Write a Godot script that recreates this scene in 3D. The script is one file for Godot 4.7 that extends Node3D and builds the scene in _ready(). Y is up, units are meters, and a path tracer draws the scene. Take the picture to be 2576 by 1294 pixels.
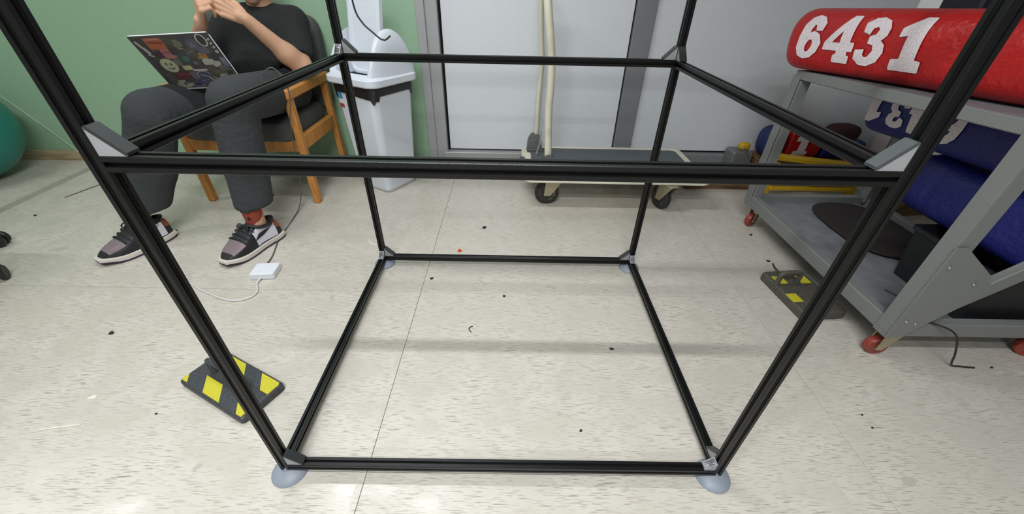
extends Node3D
# ---------------------------------------------------------------- mesh helpers
# A "soup" is a PackedVector3Array of triangles, counter-clockwise seen from outside.
const UP := Vector3.UP
var used := {}
var M := {}

func numbered(n: String) -> String:
	if not used.has(n):
		used[n] = 0
		return n
	used[n] += 1
	return "%s_%03d" % [n, used[n]]

func thing(n: String, label: String, cat: String, at := Vector3.ZERO, turn := 0.0, group := "") -> Node3D:
	var o := Node3D.new()
	o.name = numbered(n)
	add_child(o, true)
	o.position = at
	o.rotation.y = turn
	o.set_meta("label", label)
	o.set_meta("category", cat)
	if group != "":
		o.set_meta("group", group)
	return o

func part(p: Node3D, n: String, soup: PackedVector3Array, m: Material, crease := 35.0, label := "") -> MeshInstance3D:
	var o := MeshInstance3D.new()
	o.name = n
	o.mesh = mk(soup, crease)
	o.material_override = null
	(o.mesh as ArrayMesh).surface_set_material(0, m)
	p.add_child(o, true)
	if label != "":
		o.set_meta("label", label)
	return o

func solo(n: String, soup: PackedVector3Array, m: Material, label: String, cat: String, at := Vector3.ZERO, turn := 0.0, group := "", crease := 35.0) -> MeshInstance3D:
	var o := MeshInstance3D.new()
	o.name = numbered(n)
	o.mesh = mk(soup, crease)
	(o.mesh as ArrayMesh).surface_set_material(0, m)
	add_child(o, true)
	o.position = at
	o.rotation.y = turn
	o.set_meta("label", label)
	o.set_meta("category", cat)
	if group != "":
		o.set_meta("group", group)
	return o

func structure(n: String, soup: PackedVector3Array, m: Material, label: String, cat := "wall") -> MeshInstance3D:
	var o := solo(n, soup, m, label, cat)
	o.set_meta("kind", "structure")
	return o

func mk(soup: PackedVector3Array, crease := 35.0, uvs := 0.0, cols := PackedColorArray()) -> ArrayMesh:
	var n := soup.size()
	var fn := PackedVector3Array()
	fn.resize(n / 3)
	var ids := {}
	var key := PackedInt32Array()
	key.resize(n)
	var groups := []
	for i in range(0, n, 3):
		var nn := (soup[i + 1] - soup[i]).cross(soup[i + 2] - soup[i])
		fn[i / 3] = nn
		for j in 3:
			var q := soup[i + j]
			var k := Vector3i(roundi(q.x * 20000.0), roundi(q.y * 20000.0), roundi(q.z * 20000.0))
			if not ids.has(k):
				ids[k] = groups.size()
				groups.append(PackedInt32Array())
			var g: int = ids[k]
			key[i + j] = g
			groups[g].append(i / 3)
	var norm := PackedVector3Array()
	norm.resize(n)
	var lim := cos(deg_to_rad(crease))
	var unit := PackedVector3Array()
	unit.resize(fn.size())
	for i in fn.size():
		unit[i] = fn[i].normalized()
	for i in n:
		var me := unit[i / 3]
		var s := Vector3.ZERO
		for f in groups[key[i]]:
			if unit[f].dot(me) >= lim:
				s += fn[f]
		norm[i] = s.normalized() if s.length_squared() > 1e-20 else (me if me != Vector3.ZERO else UP)
	# Godot's front faces run clockwise
	var v := PackedVector3Array()
	v.resize(n)
	var w := PackedVector3Array()
	w.resize(n)
	for i in range(0, n, 3):
		v[i] = soup[i]; v[i + 1] = soup[i + 2]; v[i + 2] = soup[i + 1]
		w[i] = norm[i]; w[i + 1] = norm[i + 2]; w[i + 2] = norm[i + 1]
	var a := []
	a.resize(Mesh.ARRAY_MAX)
	a[Mesh.ARRAY_VERTEX] = v
	a[Mesh.ARRAY_NORMAL] = w
	if uvs > 0.0:
		var uv := PackedVector2Array()
		uv.resize(n)
		for i in n:
			uv[i] = Vector2(v[i].x, v[i].z) * uvs
		a[Mesh.ARRAY_TEX_UV] = uv
	if cols.size() == n:
		var cc := PackedColorArray()
		cc.resize(n)
		for i in range(0, n, 3):
			cc[i] = cols[i]; cc[i + 1] = cols[i + 2]; cc[i + 2] = cols[i + 1]
		a[Mesh.ARRAY_COLOR] = cc
	var m := ArrayMesh.new()
	m.add_surface_from_arrays(Mesh.PRIMITIVE_TRIANGLES, a)
	return m

func volume(s: PackedVector3Array) -> float:
	var c := Vector3.ZERO
	for q in s:
		c += q
	c /= maxf(1.0, s.size())
	var t := 0.0
	for i in range(0, s.size(), 3):
		t += (s[i] - c).dot((s[i + 1] - c).cross(s[i + 2] - c))
	return t

func flip(s: PackedVector3Array) -> PackedVector3Array:
	var r := s.duplicate()
	for i in range(0, s.size(), 3):
		r[i + 1] = s[i + 2]
		r[i + 2] = s[i + 1]
	return r

func outward(s: PackedVector3Array) -> PackedVector3Array:
	return flip(s) if volume(s) < 0.0 else s

func join(list: Array) -> PackedVector3Array:
	var r := PackedVector3Array()
	for s in list:
		r.append_array(s)
	return r

func mv(s: PackedVector3Array, at: Vector3, e := Vector3.ZERO) -> PackedVector3Array:
	return Transform3D(Basis.from_euler(e), at) * s

# basis whose y runs along dir
func along(dir: Vector3, hint := Vector3(0, 0, 1)) -> Basis:
	var y := dir.normalized()
	var x := y.cross(hint)
	if x.length() < 0.01:
		x = y.cross(Vector3(1, 0, 0))
	x = x.normalized()
	return Basis(x, y, x.cross(y))

func quad(s: PackedVector3Array, a: Vector3, b: Vector3, c: Vector3, d: Vector3) -> void:
	s.append(a); s.append(b); s.append(c)
	s.append(a); s.append(c); s.append(d)

# chamfered box centred on the origin
func box(size: Vector3, b := 0.003, at := Vector3.ZERO, e := Vector3.ZERO) -> PackedVector3Array:
	var h := size * 0.5
	b = minf(b, minf(h.x, minf(h.y, h.z)) * 0.9)
	var s := PackedVector3Array()
	var p := func(ax: int, sx: int, sy: int, sz: int) -> Vector3:
		return Vector3(sx * (h.x - (0.0 if ax == 0 else b)), sy * (h.y - (0.0 if ax == 1 else b)), sz * (h.z - (0.0 if ax == 2 else b)))
	for k in [-1, 1]:
		quad(s, p.call(0, k, -1, -1), p.call(0, k, 1, -1), p.call(0, k, 1, 1), p.call(0, k, -1, 1))
		quad(s, p.call(1, -1, k, -1), p.call(1, 1, k, -1), p.call(1, 1, k, 1), p.call(1, -1, k, 1))
		quad(s, p.call(2, -1, -1, k), p.call(2, 1, -1, k), p.call(2, 1, 1, k), p.call(2, -1, 1, k))
		for l in [-1, 1]:
			quad(s, p.call(0, k, l, -1), p.call(0, k, l, 1), p.call(1, k, l, 1), p.call(1, k, l, -1))
			quad(s, p.call(1, -1, k, l), p.call(1, 1, k, l), p.call(2, 1, k, l), p.call(2, -1, k, l))
			quad(s, p.call(0, k, -1, l), p.call(0, k, 1, l), p.call(2, k, 1, l), p.call(2, k, -1, l))
			for m in [-1, 1]:
				s.append(p.call(0, k, l, m)); s.append(p.call(1, k, l, m)); s.append(p.call(2, k, l, m))
	for i in range(0, s.size(), 3):
		if (s[i + 1] - s[i]).cross(s[i + 2] - s[i]).dot(s[i] + s[i + 1] + s[i + 2]) < 0.0:
			var t := s[i + 1]
			s[i + 1] = s[i + 2]
			s[i + 2] = t
	return mv(s, at, e)

# a bar with rectangular section from a to b
func bar(a: Vector3, b: Vector3, w: float, d: float, bev := 0.003, hint := Vector3(0, 0, 1)) -> PackedVector3Array:
	return Transform3D(along(b - a, hint), (a + b) * 0.5) * box(Vector3(w, a.distance_to(b), d), bev)

func loft(rings: Array, cap0 := true, cap1 := true, orient := true) -> PackedVector3Array:
	var s := PackedVector3Array()
	for i in rings.size() - 1:
		var a: PackedVector3Array = rings[i]
		var b: PackedVector3Array = rings[i + 1]
		var n := a.size()
		for j in n:
			var k := (j + 1) % n
			quad(s, a[j], a[k], b[k], b[j])
	for e in 2:
		if (e == 0 and cap0) or (e == 1 and cap1):
			var r: PackedVector3Array = rings[0] if e == 0 else rings[-1]
			var c := Vector3.ZERO
			for q in r:
				c += q
			c /= r.size()
			for j in r.size():
				var k := (j + 1) % r.size()
				if e == 0:
					s.append(c); s.append(r[k]); s.append(r[j])
				else:
					s.append(c); s.append(r[j]); s.append(r[k])
	return outward(s) if orient else s

func tube(pts: Array, rad, sides := 8) -> PackedVector3Array:
	var rings := []
	var n := pts.size()
	var x := Vector3.ZERO
	for i in n:
		var a: Vector3 = pts[maxi(i - 1, 0)]
		var b: Vector3 = pts[mini(i + 1, n - 1)]
		var d := (b - a).normalized()
		if x == Vector3.ZERO:
			x = d.cross(Vector3(0.3, 0.9, 0.2)).normalized()
		x = (x - d * x.dot(d)).normalized()
		var y := d.cross(x)
		var r: float = rad[i] if rad is Array else rad
		var ring := PackedVector3Array()
		for j in sides:
			var t := TAU * j / sides
			ring.append(Vector3(pts[i]) + (x * cos(t) + y * sin(t)) * r)
		rings.append(ring)
	return loft(rings)

func spline(pts: Array, step := 0.02) -> Array:
	var c := Curve3D.new()
	var n := pts.size()
	for i in n:
		var a: Vector3 = pts[maxi(i - 1, 0)]
		var b: Vector3 = pts[mini(i + 1, n - 1)]
		var t := (b - a) / 6.0
		c.add_point(pts[i], -t, t)
	var out := []
	var l := c.get_baked_length()
	var k := maxi(4, int(l / step))
	for i in k + 1:
		out.append(c.sample_baked(l * i / k, true))
	return out

func lathe(prof: Array, seg := 24) -> PackedVector3Array:
	var rings := []
	for q in prof:
		var ring := PackedVector3Array()
		for j in seg:
			var t := TAU * j / seg
			ring.append(Vector3(q.x * cos(t), q.y, q.x * sin(t)))
		rings.append(ring)
	return loft(rings)

# polygon in XY, extruded along z
func prism(poly: PackedVector2Array, depth: float) -> PackedVector3Array:
	var s := PackedVector3Array()
	var n := poly.size()
	var h := depth * 0.5
	for i in n:
		var a := poly[i]
		var b := poly[(i + 1) % n]
		quad(s, Vector3(a.x, a.y, -h), Vector3(b.x, b.y, -h), Vector3(b.x, b.y, h), Vector3(a.x, a.y, h))
	var t := Geometry2D.triangulate_polygon(poly)
	for i in range(0, t.size(), 3):
		var a := poly[t[i]]
		var b := poly[t[i + 1]]
		var c := poly[t[i + 2]]
		if (b - a).cross(c - a) < 0.0:
			var q := b
			b = c
			c = q
		s.append(Vector3(a.x, a.y, h)); s.append(Vector3(b.x, b.y, h)); s.append(Vector3(c.x, c.y, h))
		s.append(Vector3(a.x, a.y, -h)); s.append(Vector3(c.x, c.y, -h)); s.append(Vector3(b.x, b.y, -h))
	var area := 0.0
	for i in n:
		area += poly[i].cross(poly[(i + 1) % n])
	if area < 0.0:
		for i in range(0, n * 6, 3):
			var q := s[i + 1]
			s[i + 1] = s[i + 2]
			s[i + 2] = q
	return s

func rrect(hx: float, hy: float, r: float, k := 5) -> PackedVector2Array:
	var out := PackedVector2Array()
	for c in 4:
		var o: Vector2 = Vector2(hx - r, hy - r) * [Vector2(1, 1), Vector2(-1, 1), Vector2(-1, -1), Vector2(1, -1)][c]
		for i in k + 1:
			var t := (c + float(i) / k) * PI * 0.5
			out.append(o + Vector2(cos(t), sin(t)) * r)
	return out

func oval(rx: float, ry: float, at := Vector2.ZERO, k := 20) -> PackedVector2Array:
	var out := PackedVector2Array()
	for i in k:
		out.append(at + Vector2(rx * cos(TAU * i / k), ry * sin(TAU * i / k)))
	return out

# soft box: superellipsoid
func soft(size: Vector3, e := 0.3, at := Vector3.ZERO, rot := Vector3.ZERO, nu := 28, nv := 14) -> PackedVector3Array:
	var rings := []
	var f := func(x: float) -> float: return signf(x) * pow(absf(x), e)
	for i in nv + 1:
		var v := -PI * 0.5 + PI * i / nv
		var ring := PackedVector3Array()
		for j in nu:
			var u := TAU * j / nu
			ring.append(Vector3(f.call(cos(v)) * f.call(cos(u)) * size.x, f.call(sin(v)) * size.y, f.call(cos(v)) * f.call(sin(u)) * size.z) * 0.5)
		rings.append(ring)
	return mv(loft(rings, false, false), at, rot)

# ---------------------------------------------------------------- smooth bodies
# bones: [a, b, ra, rb]; clips: [point, normal, reach]; meshed as surface nets
func field(bones: Array, cell: float, k: float, clips := [], cut := []) -> PackedVector3Array:
	var lo := Vector3.ONE * 1e9
	var hi := -lo
	for q in bones:
		var r: float = maxf(q[2], q[3]) + cell * 2.0 + k * 0.5
		for e in 2:
			var c: Vector3 = q[e]
			lo = lo.min(c - Vector3.ONE * r)
			hi = hi.max(c + Vector3.ONE * r)
	var nx := int((hi.x - lo.x) / cell) + 2
	var ny := int((hi.y - lo.y) / cell) + 2
	var nz := int((hi.z - lo.z) / cell) + 2
	var F := PackedFloat32Array()
	F.resize(nx * ny * nz)
	F.fill(1.0)
	for part_no in 2:
		for q in (bones if part_no == 0 else cut):
			var a: Vector3 = q[0]
			var b: Vector3 = q[1]
			var ra: float = q[2]
			var rb: float = q[3]
			var ab := b - a
			var l2 := maxf(ab.length_squared(), 1e-9)
			var g := maxf(ra, rb) + k + cell * 2.0
			var p0 := ((a.min(b) - Vector3.ONE * g - lo) / cell).floor()
			var p1 := ((a.max(b) + Vector3.ONE * g - lo) / cell).ceil()
			for z in range(maxi(0, int(p0.z)), mini(nz, int(p1.z) + 1)):
				for y in range(maxi(0, int(p0.y)), mini(ny, int(p1.y) + 1)):
					var at := (z * ny + y) * nx
					for x in range(maxi(0, int(p0.x)), mini(nx, int(p1.x) + 1)):
						var d := lo + Vector3(x, y, z) * cell - a
						var t := clampf(d.dot(ab) / l2, 0.0, 1.0)
						var v := (d - ab * t).length() - lerpf(ra, rb, t)
						var o: float = F[at + x]
						if part_no == 0:
							var h := maxf(k - absf(o - v), 0.0) / k
							F[at + x] = minf(o, v) - h * h * k * 0.25
						else:
							F[at + x] = maxf(o, -v)
	for c in clips:
		var cp: Vector3 = c[0]
		var cn: Vector3 = c[1]
		var reach: float = c[2]
		var p0 := ((cp - Vector3.ONE * reach - lo) / cell).floor()
		var p1 := ((cp + Vector3.ONE * reach - lo) / cell).ceil()
		for z in range(maxi(0, int(p0.z)), mini(nz, int(p1.z) + 1)):
			for y in range(maxi(0, int(p0.y)), mini(ny, int(p1.y) + 1)):
				for x in range(maxi(0, int(p0.x)), mini(nx, int(p1.x) + 1)):
					var at := (z * ny + y) * nx + x
					F[at] = maxf(F[at], (lo + Vector3(x, y, z) * cell - cp).dot(cn))
	var vid := PackedInt32Array()
	vid.resize(nx * ny * nz)
	vid.fill(-1)
	var verts := PackedVector3Array()
	var off := [0, 1, nx, nx + 1, nx * ny, nx * ny + 1, nx * ny + nx, nx * ny + nx + 1]
	var pos := [Vector3(0, 0, 0), Vector3(1, 0, 0), Vector3(0, 1, 0), Vector3(1, 1, 0), Vector3(0, 0, 1), Vector3(1, 0, 1), Vector3(0, 1, 1), Vector3(1, 1, 1)]
	var edges := [[0, 1], [2, 3], [4, 5], [6, 7], [0, 2], [1, 3], [4, 6], [5, 7], [0, 4], [1, 5], [2, 6], [3, 7]]
	for z in nz - 1:
		for y in ny - 1:
			var row := (z * ny + y) * nx
			for x in nx - 1:
				var i := row + x
				var f0 := F[i]
				if f0 > cell * 2.0 or f0 < -cell * 2.0:
					continue
				var cnt := 0
				for q in 8:
					if F[i + off[q]] < 0.0:
						cnt += 1
				if cnt == 0 or cnt == 8:
					continue
				var s := Vector3.ZERO
				var m := 0
				for e in edges:
					var fa := F[i + off[e[0]]]
					var fb := F[i + off[e[1]]]
					if (fa < 0.0) != (fb < 0.0):
						s += (pos[e[0]] as Vector3).lerp(pos[e[1]], fa / (fa - fb))
						m += 1
				vid[i] = verts.size()
				verts.append(lo + (Vector3(x, y, z) + s / m) * cell)
	var soup := PackedVector3Array()
	for z in range(1, nz - 1):
		for y in range(1, ny - 1):
			var row := (z * ny + y) * nx
			for x in range(1, nx - 1):
				var i := row + x
				if vid[i] < 0 and vid[i - 1] < 0 and vid[i - nx] < 0:
					continue
				var inside := F[i] < 0.0
				for ax in 3:
					var st: int = [1, nx, nx * ny][ax]
					if inside == (F[i + st] < 0.0):
						continue
					var u: int = [nx, nx * ny, 1][ax]
					var w: int = [nx * ny, 1, nx][ax]
					var a := vid[i]
					var b := vid[i - u]
					var c := vid[i - u - w]
					var d := vid[i - w]
					if a < 0 or b < 0 or c < 0 or d < 0:
						continue
					if inside:
						quad(soup, verts[a], verts[b], verts[c], verts[d])
					else:
						quad(soup, verts[a], verts[d], verts[c], verts[b])
	return soup

# ---------------------------------------------------------------- materials
func mat(c: Color, rough := 0.6, metal := 0.0) -> StandardMaterial3D:
	var m := StandardMaterial3D.new()
	m.albedo_color = c
	m.roughness = rough
	m.metallic = metal
	return m

func bumpy(m: StandardMaterial3D, freq: float, scale: float, depth: float) -> StandardMaterial3D:
	var n := FastNoiseLite.new()
	n.seed = 7
	n.frequency = freq
	n.fractal_octaves = 3
	var t := NoiseTexture2D.new()
	t.width = 256
	t.height = 256
	t.seamless = true
	t.noise = n
	t.as_normal_map = true
	t.bump_strength = depth
	m.normal_enabled = true
	m.normal_texture = t
	m.uv1_triplanar = true
	m.uv1_scale = Vector3.ONE * scale
	return m

func wood(light: Color, dark: Color, scale: Vector3) -> StandardMaterial3D:
	var n := FastNoiseLite.new()
	n.seed = 11
	n.frequency = 0.02
	n.fractal_octaves = 4
	var t := NoiseTexture2D.new()
	t.width = 256
	t.height = 256
	t.seamless = true
	t.noise = n
	var g := Gradient.new()
	g.colors = PackedColorArray([dark, light])
	g.offsets = PackedFloat32Array([0.25, 0.7])
	t.color_ramp = g
	var m := mat(Color.WHITE, 0.5)
	m.albedo_texture = t
	m.uv1_triplanar = true
	m.uv1_scale = scale
	return m

func speckled(m: StandardMaterial3D, a: Color, b: Color, freq: float, scale: float) -> StandardMaterial3D:
	var n := FastNoiseLite.new()
	n.seed = 23
	n.frequency = freq
	n.fractal_octaves = 4
	var t := NoiseTexture2D.new()
	t.width = 256
	t.height = 256
	t.seamless = true
	t.noise = n
	var g := Gradient.new()
	g.colors = PackedColorArray([a, b])
	t.color_ramp = g
	m.albedo_color = Color.WHITE
	m.albedo_texture = t
	m.uv1_triplanar = true
	m.uv1_scale = Vector3.ONE * scale
	return m

func floor_material() -> StandardMaterial3D:
	var S := 1408
	var a := FastNoiseLite.new()
	a.seed = 3
	a.frequency = 1.0
	a.fractal_octaves = 2
	var data := PackedByteArray()
	data.resize(S * S * 3)
	var rough := PackedByteArray()
	rough.resize(S * S)
	var i := 0
	for y in S:
		for x in S:
			var broad := a.get_noise_2d(x * 0.005, y * 0.009)
			var fine := a.get_noise_2d(x * 0.019 + 90.0, y * 0.33 + 7.0)
			var grain := a.get_noise_2d(x * 0.45, y * 0.5 + 70.0)
			var v := broad * 0.03 + grain * 0.035
			if fine > 0.12:
				v -= smoothstep(0.16, 0.62, fine) * (0.16 + broad * 0.16)
			else:
				v += fine * 0.02
			data[i * 3] = int(clampf(204 + v * 215.0, 0, 255))
			data[i * 3 + 1] = int(clampf(197 + v * 218.0, 0, 255))
			data[i * 3 + 2] = int(clampf(185 + v * 222.0, 0, 255))
			rough[i] = int(clampf(84 + broad * 50.0 - v * 90.0, 0, 255))
			i += 1
	var m := StandardMaterial3D.new()
	m.albedo_texture = ImageTexture.create_from_image(Image.create_from_data(S, S, false, Image.FORMAT_RGB8, data))
	m.roughness = 1.0
	m.roughness_texture = ImageTexture.create_from_image(Image.create_from_data(S, S, false, Image.FORMAT_L8, rough))
	return m

func materials() -> void:
	M.black = bumpy(mat(Color(0.10, 0.10, 0.10), 0.36, 0.4), 0.2, 12.0, 0.6)
	M.cast = bumpy(mat(Color(0.66, 0.66, 0.67), 0.45, 0.35), 0.3, 20.0, 1.0)
	M.cap_black = mat(Color(0.18, 0.19, 0.19), 0.5)
	M.cap_grey = mat(Color(0.27, 0.285, 0.285), 0.5)
	M.steel = mat(Color(0.75, 0.75, 0.75), 0.3, 0.9)
	M.foot = bumpy(mat(Color(0.545, 0.57, 0.61), 0.45), 0.3, 20.0, 1.0)
	M.green = bumpy(mat(Color(0.605, 0.73, 0.605), 0.6), 0.15, 6.0, 2.0)
	M.white_wall = bumpy(mat(Color(0.52, 0.53, 0.53), 0.8), 0.15, 6.0, 2.0)
	M.ceiling = mat(Color(0.72, 0.72, 0.71), 0.9)
	M.door = bumpy(mat(Color(0.86, 0.87, 0.885), 0.4), 0.1, 3.0, 0.6)
	M.frame = mat(Color(0.66, 0.66, 0.66), 0.45, 0.1)
	M.frame_dark = mat(Color(0.53, 0.53, 0.54), 0.45, 0.2)
	M.gap = mat(Color(0.05, 0.05, 0.05), 0.9)
	M.sill = mat(Color(0.66, 0.66, 0.65), 0.4, 0.2)
	M.skirt = wood(Color(0.74, 0.66, 0.52), Color(0.63, 0.54, 0.40), Vector3(0.6, 6, 6))
	M.floor = floor_material()
	M.under = mat(Color(0.60, 0.58, 0.53), 0.8)
	M.oak = wood(Color(0.80, 0.56, 0.29), Color(0.74, 0.49, 0.23), Vector3(9, 2, 9))
	M.seat = bumpy(mat(Color(0.35, 0.355, 0.35), 0.95), 0.4, 14.0, 6.0)
	M.skin = bumpy(mat(Color(0.80, 0.62, 0.50), 0.55), 0.25, 18.0, 2.0)
	M.hair = bumpy(mat(Color(0.20, 0.14, 0.10), 0.7), 0.3, 16.0, 8.0)
	M.shirt = bumpy(mat(Color(0.125, 0.127, 0.13), 0.95), 0.02, 6.0, 3.0)
	M.trousers = bumpy(mat(Color(0.215, 0.225, 0.23), 0.95), 0.02, 5.0, 4.0)
	M.sock = bumpy(mat(Color(0.60, 0.27, 0.20), 0.95), 0.4, 20.0, 4.0)
	M.shoe_black = mat(Color(0.12, 0.115, 0.125), 0.55)
	M.shoe_mauve = mat(Color(0.50, 0.43, 0.45), 0.5)
	M.shoe_white = mat(Color(0.84, 0.83, 0.86), 0.5)
	M.shoe_sole = mat(Color(0.82, 0.79, 0.75), 0.6)
	M.shoe_purple = mat(Color(0.22, 0.17, 0.24), 0.6)
	M.shoe_rust = mat(Color(0.56, 0.30, 0.20), 0.8)
	M.alu = mat(Color(0.80, 0.81, 0.82), 0.35, 0.6)
	M.lid = mat(Color(0.25, 0.24, 0.23), 0.45)
	M.print = mat(Color(0.86, 0.86, 0.86), 0.5)
	M.print.vertex_color_use_as_albedo = true
	M.white = mat(Color(0.90, 0.91, 0.93), 0.35)
	M.bin = mat(Color(0.86, 0.88, 0.91), 0.35)
	M.liner = bumpy(mat(Color(0.13, 0.12, 0.12), 0.3), 0.05, 10.0, 8.0)
	M.blue_clip = mat(Color(0.20, 0.55, 0.72), 0.4)
	M.tag_blue = mat(Color(0.30, 0.55, 0.72), 0.5)
	M.tag_red = mat(Color(0.72, 0.25, 0.28), 0.5)
	M.tag_white = mat(Color(0.88, 0.88, 0.88), 0.5)
	M.grey_cable = mat(Color(0.36, 0.35, 0.33), 0.6)
	M.white_cable = mat(Color(0.82, 0.82, 0.80), 0.6)
	M.black_cable = mat(Color(0.15, 0.14, 0.13), 0.5)
	M.cream = mat(Color(0.84, 0.82, 0.74), 0.4)
	M.deck = bumpy(mat(Color(0.36, 0.385, 0.40), 0.75), 0.3, 10.0, 3.0)
	M.bracket = mat(Color(0.45, 0.47, 0.46), 0.45, 0.3)
	M.rubber = mat(Color(0.16, 0.16, 0.155), 0.7)
	M.zinc = mat(Color(0.72, 0.68, 0.58), 0.35, 0.7)
	M.cart = bumpy(mat(Color(0.49, 0.495, 0.485), 0.5, 0.1), 0.2, 8.0, 1.0)
	M.tray = speckled(mat(Color.WHITE, 0.45), Color(0.44, 0.445, 0.46), Color(0.53, 0.53, 0.54), 0.02, 2.0)
	M.red_wheel = mat(Color(0.56, 0.22, 0.18), 0.4)
	M.red = bumpy(mat(Color(0.68, 0.085, 0.09), 0.36), 0.03, 5.0, 3.0)
	M.blue = bumpy(mat(Color(0.085, 0.105, 0.40), 0.5), 0.03, 5.0, 3.0)
	M.numeral = speckled(mat(Color.WHITE, 0.6), Color(0.80, 0.74, 0.76), Color(0.95, 0.90, 0.91), 0.05, 8.0)
	M.plate = speckled(mat(Color.WHITE, 0.5, 0.2), Color(0.22, 0.22, 0.23), Color(0.32, 0.32, 0.33), 0.05, 6.0)
	M.plate_dirty = speckled(mat(Color.WHITE, 0.6, 0.1), Color(0.28, 0.27, 0.24), Color(0.38, 0.36, 0.33), 0.05, 6.0)
	M.yellow_tape = speckled(mat(Color.WHITE, 0.5), Color(0.74, 0.70, 0.14), Color(0.82, 0.78, 0.22), 0.05, 10.0)
	M.black_tape = speckled(mat(Color.WHITE, 0.45), Color(0.19, 0.20, 0.22), Color(0.30, 0.31, 0.33), 0.04, 9.0)
	M.yellow = mat(Color(0.78, 0.62, 0.10), 0.5)
	M.teal = mat(Color(0.13, 0.50, 0.45), 0.35)
	M.plank = wood(Color(0.55, 0.42, 0.28), Color(0.38, 0.28, 0.18), Vector3(1, 7, 7))
	M.black_plastic = mat(Color(0.10, 0.10, 0.11), 0.5)
	M.bit = mat(Color(0.15, 0.15, 0.15), 0.6)
	M.bit_white = mat(Color(0.90, 0.88, 0.82), 0.7)
	M.bit_orange = mat(Color(0.80, 0.32, 0.12), 0.6)
	M.bit_grey = mat(Color(0.70, 0.69, 0.64), 0.8)
	M.tape_grey = speckled(mat(Color.WHITE, 0.7), Color(0.56, 0.56, 0.50), Color(0.68, 0.67, 0.61), 0.04, 6.0)
	M.maroon = bumpy(mat(Color(0.25, 0.13, 0.13), 0.9), 0.05, 8.0, 6.0)
	M.lamp_body = mat(Color(0.90, 0.90, 0.90), 0.5)
	M.tube = mat(Color(1, 1, 1), 0.5)
	M.tube.emission_enabled = true
	M.tube.emission = Color(0.965, 0.985, 1.0)
	M.tube.emission_energy_multiplier = 12.0

# ---------------------------------------------------------------- start
func _ready() -> void:
	var cam := Camera3D.new()
	cam.name = "camera"
	cam.transform = Transform3D(Basis(UP, -0.00836) * Basis(Vector3.RIGHT, -0.61354) * Basis(Vector3.BACK, 0.02222), Vector3(0.0092, 1.0525, 0.5106))
	cam.fov = 66.58
	cam.near = 0.02
	cam.current = true
	add_child(cam)
	var env := Environment.new()
	env.background_mode = Environment.BG_COLOR
	env.background_color = Color(0, 0, 0)
	env.ambient_light_source = Environment.AMBIENT_SOURCE_DISABLED
	env.tonemap_mode = Environment.TONE_MAPPER_LINEAR
	env.tonemap_exposure = 0.90
	env.sdfgi_enabled = true
	env.ssao_enabled = true
	env.ssil_enabled = true
	var we := WorldEnvironment.new()
	we.name = "environment"
	we.environment = env
	add_child(we)
	materials()
	# the fluorescent fittings of the ceiling: centre, length, energy
	lamp(Vector3(-0.25, 2.45, 0.79), 1.2, 4.7, "fluorescent ceiling fitting nearest above the black extrusion frame")
	lamp(Vector3(-0.25, 2.45, 1.38), 1.2, 3.0, "fluorescent ceiling fitting second from the wall opposite the doors")
	lamp(Vector3(-0.85, 2.45, -0.92), 1.2, 2.5, "fluorescent ceiling fitting close to the green wall above the armchair")
	lamp(Vector3(-3.30, 2.45, -0.85), 1.2, 1.5, "fluorescent ceiling fitting above the exercise ball and swivel chair")
	lamp(Vector3(-0.30, 2.45, 2.50), 1.2, 3.0, "fluorescent ceiling fitting farthest from the door wall")
	room()
	frame()
	trolley()
	bin()
	armchair()
	person()
	laptop()
	charger()
	cart()
	bumpers()
	weights()
	clutter()
	debris()

func lamp(c: Vector3, l: float, energy: float, label: String) -> void:
	var t := thing("ceiling_light", label, "light", c, 0.0, "fluorescent fittings on the ceiling")
	part(t, "housing", box(Vector3(l + 0.06, 0.05, 0.16), 0.006, Vector3(0, -0.026, 0)), M.lamp_body)
	part(t, "tube", mv(tube([Vector3(-l / 2, 0, 0), Vector3(l / 2, 0, 0)], 0.013, 12), Vector3(0, -0.066, 0)), M.tube)
	for s in [-1, 1]:
		part(t, "end_cap", box(Vector3(0.02, 0.04, 0.06), 0.003, Vector3(s * (l / 2 + 0.012), -0.067, 0)), M.lamp_body)
	var a := AreaLight3D.new()
	a.name = "glow"
	a.area_size = Vector2(l, 0.04)
	a.area_normalize_energy = true
	a.light_color = Color(0.965, 0.985, 1.0)
	a.light_energy = energy
	a.area_range = 14.0
	a.shadow_enabled = true
	a.rotation.x = -PI / 2
	a.position = Vector3(0, -0.085, 0)
	t.add_child(a)

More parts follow.
